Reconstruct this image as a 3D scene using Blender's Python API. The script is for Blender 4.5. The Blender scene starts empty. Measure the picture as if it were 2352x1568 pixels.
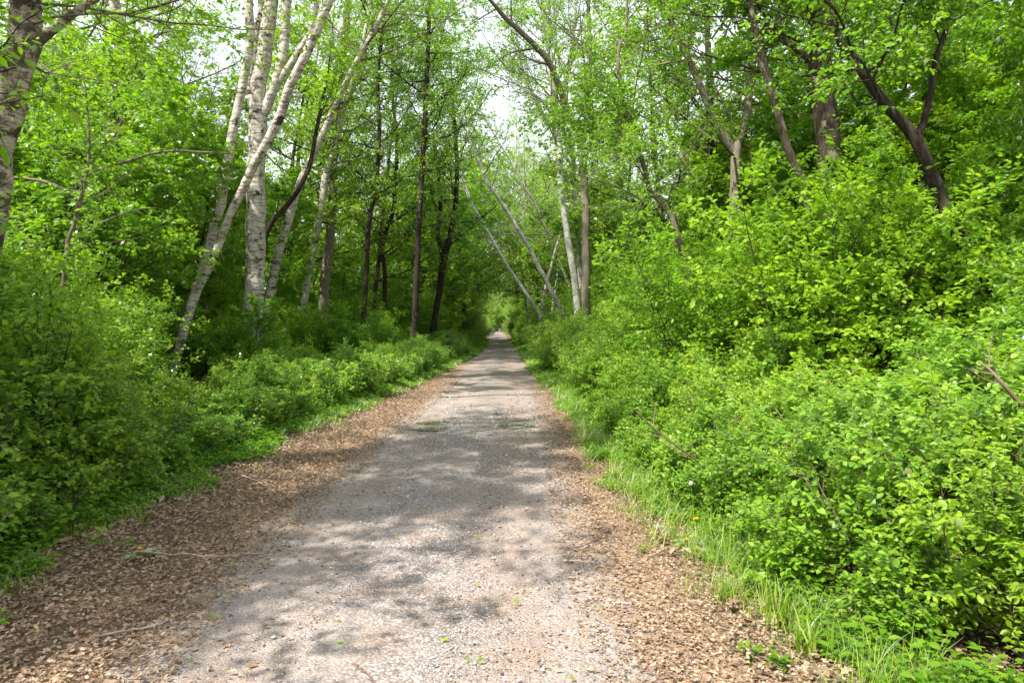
import bpy, math, random
import numpy as np
from mathutils import Vector, Matrix, Euler
R_ = math.radians
SC = bpy.context.scene
COL = SC.collection

# ------------------------------------------------------------------ camera
CAM_POS = np.array([0.0, 0.0, 1.60])
PITCH, YAW = R_(90 - 1.42), R_(-1.39)
cd = bpy.data.cameras.new('camera'); cam = bpy.data.objects.new('camera', cd); COL.objects.link(cam)
cam.location = CAM_POS; cam.rotation_euler = (PITCH, 0, YAW)
cd.sensor_width = 36; cd.lens = 24; cd.clip_start = 0.05; cd.clip_end = 3000
SC.camera = cam
_m = np.array(Euler((PITCH, 0, YAW)).to_matrix())
CR, CU, CF = _m[:, 0], _m[:, 1], -_m[:, 2]

# ------------------------------------------------------------------ light
SUN_EL, SUN_AZ = R_(56), R_(228)          # azimuth clockwise from +Y (the way the path runs): behind and to the left
w = bpy.data.worlds.new('World'); SC.world = w; w.use_nodes = True
nt = w.node_tree; nt.nodes.clear()
sky = nt.nodes.new('ShaderNodeTexSky'); sky.sky_type = 'NISHITA'; sky.sun_disc = False
sky.sun_elevation = SUN_EL; sky.sun_rotation = SUN_AZ; sky.air_density = 1.0; sky.dust_density = 2.0
tc = nt.nodes.new('ShaderNodeTexCoord'); mp = nt.nodes.new('ShaderNodeMapping'); mp.inputs['Scale'].default_value = (1, 1, 2.6)
nz = nt.nodes.new('ShaderNodeTexNoise'); nz.inputs['Scale'].default_value = 2.2; nz.inputs['Detail'].default_value = 6
rp = nt.nodes.new('ShaderNodeValToRGB'); rp.color_ramp.elements[0].position = .30; rp.color_ramp.elements[1].position = .62
rp.color_ramp.elements[0].color = (.62, .62, .62, 1); rp.color_ramp.elements[1].color = (.95, .95, .95, 1)
mx = nt.nodes.new('ShaderNodeMixRGB'); mx.inputs[2].default_value = (5.2, 5.35, 5.85, 1)
bg = nt.nodes.new('ShaderNodeBackground'); bg.inputs[1].default_value = 0.15
wo = nt.nodes.new('ShaderNodeOutputWorld')
L = nt.links.new
L(tc.outputs['Generated'], mp.inputs[0]); L(mp.outputs[0], nz.inputs['Vector']); L(nz.outputs['Fac'], rp.inputs[0])
L(rp.outputs[0], mx.inputs[0]); L(sky.outputs[0], mx.inputs[1]); L(mx.outputs[0], bg.inputs[0]); L(bg.outputs[0], wo.inputs[0])
sd = bpy.data.lights.new('sun', 'SUN'); sun = bpy.data.objects.new('sun', sd); COL.objects.link(sun)
sd.energy = 5.0; sd.angle = R_(0.8); sd.color = (1.0, .955, .88)
SDIR = Vector((math.sin(SUN_AZ) * math.cos(SUN_EL), math.cos(SUN_AZ) * math.cos(SUN_EL), math.sin(SUN_EL)))
sun.rotation_euler = SDIR.to_track_quat('Z', 'Y').to_euler(); sun.location = (-20, -20, 40)
SC.view_settings.view_transform = 'Standard'; SC.view_settings.look = 'None'
SC.view_settings.exposure = 1.2; SC.view_settings.gamma = 1.0
cy = SC.cycles
cy.max_bounces = 8; cy.diffuse_bounces = 4; cy.glossy_bounces = 3; cy.transmission_bounces = 6; cy.transparent_max_bounces = 4
cy.use_denoising = True; cy.sample_clamp_indirect = 6; cy.caustics_reflective = False; cy.caustics_refractive = False

# ------------------------------------------------------------------ helpers
def ray(px, py):                           # pixel of the photograph (2352 x 1568) to a direction
    return CF + (px - 1176) / 1568 * CR + (784 - py) / 1568 * CU
def at(px, py, d):                         # the point of that sight line d metres ahead
    r = ray(px, py); return CAM_POS + r * (d / r[1])
def gd(px, py, z=0.0):                     # the point of that sight line on the ground
    r = ray(px, py); return CAM_POS + r * ((z - CAM_POS[2]) / r[2])
def proj(p):
    q = np.asarray(p, float) - CAM_POS; f = q @ CF
    return (1176 + 1568 * (q @ CR) / f, 784 - 1568 * (q @ CU) / f, f)
def norm(v): return v / np.maximum(np.linalg.norm(v, axis=-1, keepdims=True), 1e-9)

XL = lambda y: np.interp(y, [-10, 0, 4, 5.5, 8.2, 11.7, 18.6, 30, 45, 100, 200], [-2.9, -2.9, -2.85, -3.0, -2.95, -2.75, -2.2, -1.45, -.95, -1.1, -1.3])
XR = lambda y: np.interp(y, [-10, 0, 3, 3.8, 5, 7, 9.8, 16, 24, 45, 100, 200], [1.9, 1.75, 1.62, 1.46, 1.38, 1.3, 1.36, 1.5, 1.35, 1.75, 1.7, 1.5])
GL = lambda y: np.interp(y, [-10, 3, 5.5, 9.8, 16, 24, 45, 100, 200], [-1.6, -1.65, -1.72, -1.6, -1.3, -1.1, -.8, -.9, -1.1])
GR = lambda y: np.interp(y, [-10, 3, 5.5, 9.8, 16, 24, 45, 100, 200], [.7, .62, .6, .8, 1.02, 1.12, 1.6, 1.55, 1.3])

def mesh(name, V, F, mats, attrs=None, smooth=True, mi=None):
    """F: list of index arrays (N,k)."""
    me = bpy.data.meshes.new(name)
    V = np.asarray(V, np.float32); me.vertices.add(len(V)); me.vertices.foreach_set('co', V.ravel())
    F = [np.asarray(f, np.int32) for f in F if len(f)]
    nl = sum(f.size for f in F); nf = sum(len(f) for f in F)
    me.loops.add(nl); me.polygons.add(nf)
    me.loops.foreach_set('vertex_index', np.concatenate([f.ravel() for f in F]))
    tot = np.concatenate([np.full(len(f), f.shape[1], np.int32) for f in F])
    st = np.zeros(nf, np.int32); st[1:] = np.cumsum(tot)[:-1]
    me.polygons.foreach_set('loop_start', st)
    me.polygons.foreach_set('use_smooth', np.full(nf, smooth))
    for m in mats: me.materials.append(m)
    if mi is not None: me.polygons.foreach_set('material_index', np.asarray(mi, np.int32))
    for k, a in (attrs or {}).items():
        at_ = me.attributes.new(k, 'FLOAT', 'POINT'); at_.data.foreach_set('value', np.asarray(a, np.float32))
    me.update(calc_edges=True)
    return me
def link(name, me, parent=None):
    o = bpy.data.objects.new(name, me); COL.objects.link(o)
    if parent is not None: o.parent = parent
    return o
def tag(o, label=None, cat=None, group=None, kind=None):
    if label: o['label'] = label
    if cat: o['category'] = cat
    if group: o['group'] = group
    if kind: o['kind'] = kind
    return o
def empty(name, loc, label, cat, group=None, rz=0, s=1):
    o = bpy.data.objects.new(name, None); COL.objects.link(o); o.location = loc; o.rotation_euler = (0, 0, rz)
    o.scale = (s, s, s) if np.isscalar(s) else s
    return tag(o, label, cat, group)

class Geo:                                  # collects tubes / leaf batches
    def __init__(s): s.V = []; s.F = {}; s.T = []; s.n = 0
    def add(s, V, Fs, T=None):
        V = V.reshape(-1, 3)
        for f in Fs: s.F.setdefault(f.shape[1], []).append(f + s.n)
        s.V.append(V); s.T.append(np.zeros(len(V)) if T is None else np.asarray(T).ravel()); s.n += len(V)
    def tubes(s, P, R, K=6, T=None):
        P = np.asarray(P, float); B, n, _ = P.shape; R = np.broadcast_to(R, (B, n))
        tg = norm(np.gradient(P, axis=1)); mt = norm(tg.mean(1))
        ref = np.where(np.abs(mt[:, 2:3]) > .8, np.array([[1., 0, 0]]), np.array([[0, 0, 1.]]))[:, None, :]
        U = norm(np.cross(tg, ref)); W = np.cross(tg, U)
        a = np.linspace(0, 2 * np.pi, K, endpoint=False)
        ring = (np.cos(a)[:, None] * U[:, :, None, :] + np.sin(a)[:, None] * W[:, :, None, :]) * R[:, :, None, None]
        V = P[:, :, None, :] + ring
        b, i, k = np.meshgrid(np.arange(B), np.arange(n - 1), np.arange(K), indexing='ij')
        k2 = (k + 1) % K; base = b * n * K
        f = np.stack([base + i * K + k, base + i * K + k2, base + (i + 1) * K + k2, base + (i + 1) * K + k], -1).reshape(-1, 4)
        s.add(V, [f], None if T is None else np.repeat(T, n * K))
    def leaves(s, P, A, N, size, tint, shape='oval', curl=.12):
        tpl, faces = LEAF[shape]
        A = norm(A); N = norm(N - (N * A).sum(-1, keepdims=True) * A); S = np.cross(N, A)
        sz = size[:, None, None]
        t = tpl[None] * sz
        V = P[:, None] + t[:, :, 0:1] * A[:, None] + t[:, :, 1:2] * S[:, None] + (t[:, :, 2:3] - curl * (tpl[None, :, 0:1] ** 2) * sz) * N[:, None]
        nv = len(tpl); off = (np.arange(len(P)) * nv)[:, None]
        s.add(V, [(f[None] + off[:, :, None]).reshape(-1, f.shape[1]) for f in faces], np.repeat(tint, nv))
    def build(s, name, mats, smooth=True, attr='tint'):
        Fs = [np.concatenate(v) for v in s.F.values()]
        return mesh(name, np.concatenate(s.V), Fs, mats, {attr: np.concatenate(s.T)}, smooth)

def A_(*r): return np.array(r, float)
LEAF = {
 'quad': (A_((0, 0, 0), (.42, .27, .05), (1, 0, -.02), (.42, -.27, .05)), [np.array([[0, 1, 2], [0, 2, 3]])]),
 'oval': (A_((0, 0, 0), (.22, .22, .05), (.62, .26, .05), (1, 0, -.03), (.62, -.26, .05), (.22, -.22, .05)), [np.array([[0, 3, 2, 1], [0, 5, 4, 3]])]),
 'round': (A_((0, 0, 0), (.12, .20, .04), (.42, .34, .07), (.78, .25, .05), (1, 0, -.03), (.78, -.25, .05), (.42, -.34, .07), (.12, -.20, .04), (.5, 0, 0)),
           [np.array([[0, 8, 2, 1], [8, 4, 3, 2], [0, 7, 6, 8], [8, 6, 5, 4]])]),
 'maple': (A_((0, 0, 0), (.05, .34, .02), (.30, .22, .0), (.52, .50, .04), (.62, .18, .0), (1, 0, -.03), (.62, -.18, .0), (.52, -.50, .04), (.30, -.22, .0), (.05, -.34, .02)),
           [np.array([[0, 2, 1], [0, 9, 8], [2, 4, 3], [8, 7, 6]]), np.array([[0, 8, 6, 5], [0, 5, 4, 2]])]),
 'oak': (A_((0, 0, 0), (.15, .12, .06), (.30, .10, .02), (.42, .30, .12), (.55, .14, .03), (.72, .26, .1), (.85, .1, .02), (1, 0, .05),
            (.85, -.1, .02), (.72, -.24, .08), (.55, -.13, .03), (.42, -.30, .13), (.30, -.1, .02), (.15, -.12, .06), (.55, 0, -.05)),
         [np.array([[0, 14, 1], [1, 14, 2], [2, 14, 4], [2, 4, 3], [4, 14, 6], [4, 6, 5], [6, 14, 7], [7, 14, 8], [8, 14, 10], [8, 10, 9], [10, 14, 12], [10, 12, 11], [12, 14, 13], [13, 14, 0]])]),
}

def grow(rng, P0, D0, Ln, n, wander=.15, up=0.0, droop=0.0):
    B = len(P0); P = np.zeros((B, n + 1, 3)); P[:, 0] = P0; d = norm(D0.copy())
    Ln = np.broadcast_to(Ln, (B,))
    for i in range(n):
        d = norm(d + wander * rng.normal(size=(B, 3)) + np.array([0, 0, up - droop * (i / n)]))
        P[:, i + 1] = P[:, i] + d * (Ln / n)[:, None]
    return P
def interp(P, R, bi, t):
    n = P.shape[1] - 1; x = t * n; i = np.minimum(x.astype(int), n - 1); f = (x - i)[:, None]
    a, b = P[bi, i], P[bi, i + 1]
    return a * (1 - f) + b * f, norm(b - a), R[bi, i] * (1 - f[:, 0]) + R[bi, i + 1] * f[:, 0]
def kids(rng, P, R, k, t0=.2, t1=1., a0=35, a1=70, ratio=.5, rr=.55, taper=.5, horiz=0.0, n=4, wander=.15, up=.05, droop=0., lmin=.0):
    B = len(P); bi = np.repeat(np.arange(B), k); t = np.tile((np.arange(k) + .5) / k, B) + rng.uniform(-.4, .4, B * k) / k
    t = t0 + (t1 - t0) * np.clip(t, 0, 1)
    p, tg, r = interp(P, R, bi, t)
    plen = np.linalg.norm(np.diff(P, axis=1), axis=2).sum(1)[bi]
    ref = np.where(np.abs(tg[:, 2:3]) > .9, np.array([[1., 0, 0]]), np.array([[0, 0, 1.]]))
    U = norm(np.cross(tg, ref)); W = np.cross(tg, U)
    ph = np.tile(np.arange(k) * 2.4, B) + np.repeat(rng.uniform(0, 6.28, B), k) + rng.normal(0, .4, B * k)
    an = np.radians(rng.uniform(a0, a1, B * k))
    D = np.cos(an)[:, None] * tg + np.sin(an)[:, None] * (np.cos(ph)[:, None] * U + np.sin(ph)[:, None] * W)
    D[:, 2] *= (1 - horiz); D = norm(D)
    Ln = np.maximum(plen * ratio * (1 - taper * (t - t0)) * rng.uniform(.7, 1.25, B * k), lmin)
    Q = grow(rng, p, D, Ln, n, wander, up, droop)
    r0 = np.maximum(r * rr, .0015)
    return Q, r0[:, None] * np.linspace(1, .3, n + 1)[None]

def leaf_on(rng, g, P, R, k, size, shape, t0=.15, dens=1.0, curl=.12, flat=.5, tint0=None):
    B = len(P); bi = np.repeat(np.arange(B), k); t = np.tile((np.arange(k) + .6) / k, B)
    t = t0 + (1 - t0) * t
    if dens < 1:
        m = rng.random(len(bi)) < dens; bi, t = bi[m], t[m]
    p, tg, r = interp(P, R, bi, np.clip(t, 0, .999))
    side = norm(np.cross(tg, np.array([0, 0, 1.])) + 1e-4)
    sg = np.where(rng.random(len(bi)) < .5, 1, -1)[:, None]
    A = .55 * tg + side * sg * .8 + rng.normal(0, .35, (len(bi), 3)) + np.array([0, 0, -.12])
    N = np.array([0, 0, 1.]) + rng.normal(0, flat, (len(bi), 3))
    sz = size * rng.uniform(.5, 1.3, len(bi)) * (1.08 - .35 * t)
    tw = rng.random(B) if tint0 is None else tint0
    # young leaves at the shoot tips are yellower than the older ones
    tint = np.clip(.40 * tw[bi] + .32 * rng.random(len(bi)) + .28 * t ** 2, 0, 1)
    pt = p + norm(A) * (.25 * sz)[:, None]
    g.leaves(pt, A, N, sz, tint, shape, curl)
    return len(bi)

# ------------------------------------------------------------------ materials
def newmat(name):
    m = bpy.data.materials.new(name); m.use_nodes = True; m.node_tree.nodes.clear(); return m, m.node_tree
def nd(t, typ, **kw):
    n = t.nodes.new(typ)
    for k, v in kw.items():
        if k in n.inputs: n.inputs[k].default_value = v
        else: setattr(n, k, v)
    return n
def ramp(t, stops, fac=None, interp_='LINEAR'):
    n = t.nodes.new('ShaderNodeValToRGB'); cr = n.color_ramp; cr.interpolation = interp_
    while len(cr.elements) < len(stops): cr.elements.new(.5)
    for e, (p, c) in zip(cr.elements, stops): e.position = p; e.color = (*c, 1) if len(c) == 3 else c
    if fac is not None: t.links.new(fac, n.inputs[0])
    return n
def mix(t, fac, a, b, mode='MIX'):
    n = t.nodes.new('ShaderNodeMixRGB'); n.blend_type = mode
    for s, v in ((0, fac), (1, a), (2, b)):
        if isinstance(v, (int, float)): n.inputs[s].default_value = v
        elif isinstance(v, tuple): n.inputs[s].default_value = (*v, 1)
        else: t.links.new(v, n.inputs[s])
    return n.outputs[0]
def math_(t, op, a, b=None, c=None, clamp=False):
    n = t.nodes.new('ShaderNodeMath'); n.operation = op; n.use_clamp = clamp
    for s, v in ((0, a), (1, b), (2, c)):
        if v is None: continue
        if isinstance(v, (int, float)): n.inputs[s].default_value = v
        else: t.links.new(v, n.inputs[s])
    return n.outputs[0]
def noise(t, vec, scale, detail=3, rough=.5, dist=0.):
    n = nd(t, 'ShaderNodeTexNoise', Scale=scale, Detail=detail, Roughness=rough, Distortion=dist)
    if vec is not None: t.links.new(vec, n.inputs['Vector'])
    return n.outputs['Fac']
def mapping(t, vec, scale):
    n = t.nodes.new('ShaderNodeMapping'); n.inputs['Scale'].default_value = scale; t.links.new(vec, n.inputs[0]); return n.outputs[0]

def leaf_mat(name, c0, c1, c2, trans, spec=.06, rough=.38, tfac=.50):
    m, t = newmat(name)
    a = nd(t, 'ShaderNodeAttribute', attribute_name='tint').outputs['Fac']
    oi = nd(t, 'ShaderNodeObjectInfo')
    f = math_(t, 'ADD', math_(t, 'MULTIPLY', a, .82), math_(t, 'MULTIPLY', oi.outputs['Random'], .18))
    base = ramp(t, [(0, c0), (.5, c1), (1, c2)], f).outputs[0]
    tr = mix(t, 1.0, base, trans, 'MULTIPLY')
    d = nd(t, 'ShaderNodeBsdfDiffuse'); t.links.new(base, d.inputs['Color'])
    tl = nd(t, 'ShaderNodeBsdfTranslucent'); t.links.new(tr, tl.inputs['Color'])
    g = nd(t, 'ShaderNodeBsdfGlossy', Roughness=rough); g.inputs['Color'].default_value = (1, 1, 1, 1)
    s1 = nd(t, 'ShaderNodeMixShader', Fac=tfac); t.links.new(d.outputs[0], s1.inputs[1]); t.links.new(tl.outputs[0], s1.inputs[2])
    fr = nd(t, 'ShaderNodeFresnel', IOR=1.42)
    s2 = nd(t, 'ShaderNodeMixShader'); t.links.new(math_(t, 'MULTIPLY', fr.outputs[0], spec / .03), s2.inputs[0])
    t.links.new(s1.outputs[0], s2.inputs[1]); t.links.new(g.outputs[0], s2.inputs[2])
    o = nd(t, 'ShaderNodeOutputMaterial'); t.links.new(s2.outputs[0], o.inputs[0])
    return m
TR = (1.9, 2.1, .7)
M_SHRUB = leaf_mat('shrub_leaf', (.060, .155, .007), (.175, .325, .010), (.37, .47, .045), TR, .018, .44)
M_TREE = leaf_mat('tree_leaf', (.056, .150, .006), (.155, .295, .007), (.30, .41, .022), TR, .013, .46)
M_BIRCHLEAF = leaf_mat('birch_leaf', (.11, .22, .006), (.18, .32, .010), (.28, .40, .03), TR, .010, .42)
M_HERB = leaf_mat('herb_leaf', (.055, .15, .006), (.12, .25, .010), (.24, .36, .03), TR, .008, .5)
M_GRASS = leaf_mat('grass_blade', (.09, .19, .005), (.17, .29, .012), (.38, .40, .08), TR, .010, .5, .4)
M_SHRUB_B = leaf_mat('shrub_leaf_light', (.095, .195, .007), (.225, .355, .012), (.41, .48, .05), TR, .016, .46)
M_TREE_B = leaf_mat('tree_leaf_light', (.090, .185, .006), (.205, .33, .009), (.35, .44, .028), TR, .012, .46)

def bark_mat(name, kind):
    m, t = newmat(name)
    tcn = nd(t, 'ShaderNodeTexCoord').outputs['Object']
    oi = nd(t, 'ShaderNodeObjectInfo').outputs['Random']
    p = nd(t, 'ShaderNodeBsdfPrincipled', Roughness=.85)
    p.inputs['Specular IOR Level'].default_value = .2
    if kind in ('birch', 'oldbirch', 'litbirch'):
        big = noise(t, mapping(t, tcn, (1.2, 1.2, .8)), 2.0, 4, .6)
        paper = ramp(t, [(.3, (.30, .26, .20)), (.5, (.52, .47, .40)), (.72, (.72, .68, .61))], noise(t, mapping(t, tcn, (3, 3, 14)), 2.0, 4, .65)).outputs[0]
        lent = ramp(t, [(.53, (0, 0, 0)), (.58, (1, 1, 1))], noise(t, mapping(t, tcn, (3, 3, 13)), 1.5, 4, .7)).outputs[0]
        scar = ramp(t, [(.55 if kind == 'birch' else .50, (0, 0, 0)), (.59 if kind == 'birch' else .55, (1, 1, 1))], noise(t, mapping(t, tcn, (2.6, 2.6, 3.6)), 1.5, 6, .72, .6)).outputs[0]
        fl = ramp(t, [(.44, (0, 0, 0)), (.62, (1, 1, 1))], big).outputs[0]
        c = mix(t, math_(t, 'MULTIPLY', lent, .75), paper, (.07, .05, .04))
        c = mix(t, scar, c, (.05, .04, .032))
        # broken dark furrowed bark near the foot of the trunk
        sz = nd(t, 'ShaderNodeSeparateXYZ'); t.links.new(tcn, sz.inputs[0])
        foot = math_(t, 'SUBTRACT', 1.0, math_(t, 'MULTIPLY', sz.outputs[2], .55), clamp=True)
        fm = ramp(t, [(.55, (0, 0, 0)), (.75, (1, 1, 1))], math_(t, 'ADD', math_(t, 'MULTIPLY', foot, .46), noise(t, mapping(t, tcn, (5, 5, 2.5)), 3., 5, .7))).outputs[0]
        c = mix(t, fm, c, (.085, .065, .05))
        c = mix(t, math_(t, 'MULTIPLY', fl, .35), c, (.30, .27, .19))
        if kind == 'litbirch': c = mix(t, .38, c, (.86, .84, .80))  # white birch bark, lightened in place of sun that the canopy blocks
        if kind == 'oldbirch': c = mix(t, .75, c, ramp(t, [(.35, (.28, .24, .19)), (.6, (1, .97, .92))], noise(t, mapping(t, tcn, (1.5, 1.5, 5)), 2.2, 5, .7)).outputs[0], 'MULTIPLY')
        hgt = math_(t, 'ADD', noise(t, mapping(t, tcn, (8, 8, 22)), 3, 5, .7), math_(t, 'MULTIPLY', scar, .6))
        bs = .35
    else:
        fur = noise(t, mapping(t, tcn, (7, 7, 1.1)), 2.6, 7, .72, 1.1)
        if kind == 'brown': st = [(.34, (.016, .011, .008)), (.52, (.075, .055, .040)), (.70, (.17, .135, .10))]
        elif kind == 'dark': st = [(.34, (.010, .007, .005)), (.55, (.040, .030, .022)), (.75, (.10, .08, .06))]
        elif kind == 'smooth': st = [(.30, (.10, .08, .06)), (.5, (.20, .165, .125)), (.75, (.30, .26, .20))]
        else: st = [(.3, (.09, .07, .05)), (.55, (.20, .16, .12)), (.8, (.34, .30, .24))]
        c = ramp(t, st, fur).outputs[0]
        pat = ramp(t, [(.58, (0, 0, 0)), (.63, (1, 1, 1))], noise(t, mapping(t, tcn, (3, 3, 1.6)), 1.8, 4, .65)).outputs[0]
        c = mix(t, math_(t, 'MULTIPLY', pat, .5 if kind == 'brown' else .15), c, (.36, .31, .23))
        moss = ramp(t, [(.55, (0, 0, 0)), (.7, (1, 1, 1))], noise(t, tcn, 1.3, 4, .6)).outputs[0]
        c = mix(t, math_(t, 'MULTIPLY', moss, .3), c, (.10, .12, .04))
        hgt = fur; bs = .7
    t.links.new(c, p.inputs['Base Color'])
    b = nd(t, 'ShaderNodeBump', Strength=bs, Distance=.05); t.links.new(hgt, b.inputs['Height']); t.links.new(b.outputs[0], p.inputs['Normal'])
    o = nd(t, 'ShaderNodeOutputMaterial'); t.links.new(p.outputs[0], o.inputs[0])
    return m
BARK = {k: bark_mat(k + '_bark', k) for k in ('birch', 'oldbirch', 'litbirch', 'brown', 'dark', 'smooth', 'twig')}

def litter_col(t, vec):
    n1 = noise(t, vec, 38, 5, .7); n2 = noise(t, vec, 3.0, 4, .6); n3 = noise(t, vec, 140, 2, .6)
    c = ramp(t, [(.28, (.075, .052, .036)), (.46, (.19, .135, .090)), (.62, (.30, .22, .155)), (.8, (.42, .33, .25))], n1).outputs[0]
    c = mix(t, .5, c, ramp(t, [(.3, (.6, .52, .45)), (.7, (1.25, 1.15, 1.05))], n2).outputs[0], 'MULTIPLY')
    c = mix(t, .6, c, ramp(t, [(.35, (.45, .42, .4)), (.65, (1.3, 1.25, 1.2))], n3).outputs[0], 'MULTIPLY')
    return c, n1
def ground_mat(name, path):
    m, t = newmat(name)
    vec = nd(t, 'ShaderNodeNewGeometry').outputs['Position']
    lit, n1 = litter_col(t, vec)
    p = nd(t, 'ShaderNodeBsdfPrincipled', Roughness=.95); p.inputs['Specular IOR Level'].default_value = .15
    if path:
        ed = nd(t, 'ShaderNodeAttribute', attribute_name='edge').outputs['Fac']      # 0 at the margin, 1 inside
        lane = nd(t, 'ShaderNodeAttribute', attribute_name='coarse').outputs['Fac']
        vo = nd(t, 'ShaderNodeTexVoronoi', Scale=70.); t.links.new(vec, vo.inputs['Vector'])
        vo2 = nd(t, 'ShaderNodeTexVoronoi', Scale=200.); t.links.new(vec, vo2.inputs['Vector'])
        sp = nd(t, 'ShaderNodeSeparateColor'); t.links.new(vo.outputs['Color'], sp.inputs[0])
        sp2 = nd(t, 'ShaderNodeSeparateColor'); t.links.new(vo2.outputs['Color'], sp2.inputs[0])
        st = ramp(t, [(0, (.13, .113, .105)), (.35, (.245, .222, .21)), (.7, (.355, .33, .32)), (1, (.55, .53, .525))], sp.outputs[0]).outputs[0]
        st = mix(t, math_(t, 'MULTIPLY', vo.outputs['Distance'], .9, clamp=True), st, (.12, .095, .075))
        fine = ramp(t, [(0, (.155, .13, .115)), (.5, (.27, .237, .215)), (1, (.41, .375, .35))], sp2.outputs[0]).outputs[0]
        cm = math_(t, 'ADD', lane, math_(t, 'SUBTRACT', noise(t, vec, 5, 4, .6), .5), clamp=True)
        g = mix(t, cm, fine, st)
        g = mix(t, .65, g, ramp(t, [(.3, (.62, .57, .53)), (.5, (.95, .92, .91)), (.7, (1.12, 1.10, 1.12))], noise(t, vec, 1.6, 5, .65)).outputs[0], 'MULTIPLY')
        brown = ramp(t, [(.48, (0, 0, 0)), (.62, (1, 1, 1))], noise(t, vec, 2.4, 5, .7)).outputs[0]
        wr = nd(t, 'ShaderNodeAttribute', attribute_name='worn').outputs['Fac']
        wr = math_(t, 'MULTIPLY', wr, ramp(t, [(.38, (0, 0, 0)), (.6, (1, 1, 1))], noise(t, vec, .8, 5, .65)).outputs[0])
        brown = math_(t, 'ADD', math_(t, 'MULTIPLY', brown, .7), math_(t, 'MULTIPLY', wr, .8), clamp=True)
        g = mix(t, math_(t, 'MULTIPLY', brown, .6), g, (.225, .155, .11))
        e = math_(t, 'ADD', ed, math_(t, 'MULTIPLY', math_(t, 'SUBTRACT', noise(t, vec, 4.5, 6, .7), .5), 1.5))
        ef = ramp(t, [(.30, (0, 0, 0)), (.60, (1, 1, 1))], e).outputs[0]
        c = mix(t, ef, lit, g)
        h = mix(t, ef, n1, math_(t, 'SUBTRACT', 1.0, vo.outputs['Distance']))
        b = nd(t, 'ShaderNodeBump', Strength=.6, Distance=.012)
    else:
        gn = ramp(t, [(.5, (0, 0, 0)), (.62, (1, 1, 1))], noise(t, vec, .9, 5, .65)).outputs[0]
        c = mix(t, math_(t, 'MULTIPLY', gn, .45), lit, (.06, .075, .02)); h = n1
        b = nd(t, 'ShaderNodeBump', Strength=.8, Distance=.03)
    t.links.new(c, p.inputs['Base Color']); t.links.new(h, b.inputs['Height']); t.links.new(b.outputs[0], p.inputs['Normal'])
    o = nd(t, 'ShaderNodeOutputMaterial'); t.links.new(p.outputs[0], o.inputs[0])
    return m
M_GROUND = ground_mat('forest_floor', False); M_PATH = ground_mat('gravel_path', True)
def ramp_mat(name, stops, rough=.9, spec=.2, trans=0.):
    m, t = newmat(name); a = nd(t, 'ShaderNodeAttribute', attribute_name='tint').outputs['Fac']
    vec = nd(t, 'ShaderNodeNewGeometry').outputs['Position']
    c = ramp(t, stops, a).outputs[0]
    c = mix(t, .5, c, ramp(t, [(.3, (.65, .62, .6)), (.7, (1.2, 1.18, 1.15))], noise(t, vec, 160, 3, .6)).outputs[0], 'MULTIPLY')
    p = nd(t, 'ShaderNodeBsdfPrincipled', Roughness=rough); p.inputs['Specular IOR Level'].default_value = spec
    t.links.new(c, p.inputs['Base Color']); o = nd(t, 'ShaderNodeOutputMaterial')
    if trans:
        tl = nd(t, 'ShaderNodeBsdfTranslucent'); t.links.new(c, tl.inputs[0]); s = nd(t, 'ShaderNodeMixShader', Fac=trans)
        t.links.new(p.outputs[0], s.inputs[1]); t.links.new(tl.outputs[0], s.inputs[2]); t.links.new(s.outputs[0], o.inputs[0])
    else: t.links.new(p.outputs[0], o.inputs[0])
    return m
M_STONE = ramp_mat('stone', [(0, (.11, .10, .095)), (.3, (.235, .215, .205)), (.7, (.35, .33, .32)), (.94, (.55, .53, .52)), (1, (.33, .20, .16))])
M_DEAD = ramp_mat('dead_leaf', [(0, (.13, .088, .058)), (.3, (.24, .165, .108)), (.6, (.325, .235, .158)), (.9, (.40, .31, .22)), (1, (.34, .19, .10))], .8, .25, .12)
M_STICK = ramp_mat('stick_wood', [(0, (.10, .06, .05)), (.5, (.26, .18, .14)), (1, (.42, .35, .29))])
M_YELLOW = ramp_mat('dandelion_yellow', [(0, (.80, .60, .01)), (1, (.88, .72, .02))])
M_FLUFF = ramp_mat('dandelion_fluff', [(0, (.6, .58, .54)), (1, (.78, .77, .74))], .9, .1, .4)
mw, t = newmat('puddle_water')
p = nd(t, 'ShaderNodeBsdfPrincipled', Roughness=.03); p.inputs['Base Color'].default_value = (.07, .075, .03, 1)
p.inputs['IOR'].default_value = 1.4; p.inputs['Specular IOR Level'].default_value = .9; p.inputs['Coat Weight'].default_value = .6
o = nd(t, 'ShaderNodeOutputMaterial'); t.links.new(p.outputs[0], o.inputs[0]); M_WATER = mw

# ------------------------------------------------------------------ ground
xs = np.concatenate([np.linspace(-600, -20, 8), np.linspace(-16, 16, 33), np.linspace(20, 600, 8)])
ys = np.concatenate([np.linspace(-300, -16, 6), np.linspace(-12, 60, 73), np.linspace(70, 1200, 14)])
X, Y = np.meshgrid(xs, ys, indexing='ij')
side = np.maximum(np.maximum(XL(Y) - .6 - X, X - XR(Y) - .6), 0)
Z = np.where(side > 0, -.02 - np.minimum(side, 6) * .03 + .06 * np.sin(X * 1.7 + Y * .9) * np.minimum(side, 1), -.02)
ni, nj = X.shape
idx = np.arange(ni * nj).reshape(ni, nj)
F = np.stack([idx[:-1, :-1], idx[1:, :-1], idx[1:, 1:], idx[:-1, 1:]], -1).reshape(-1, 4)
link('ground', mesh('ground', np.stack([X, Y, Z], -1).reshape(-1, 3), [F], [M_GROUND]))['kind'] = 'structure'
def floor_z(x, y):
    s = max(float(XL(y)) - .6 - x, x - float(XR(y)) - .6, 0)
    return -.02 - min(s, 6) * .03 if s > 0 else -.02

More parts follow.
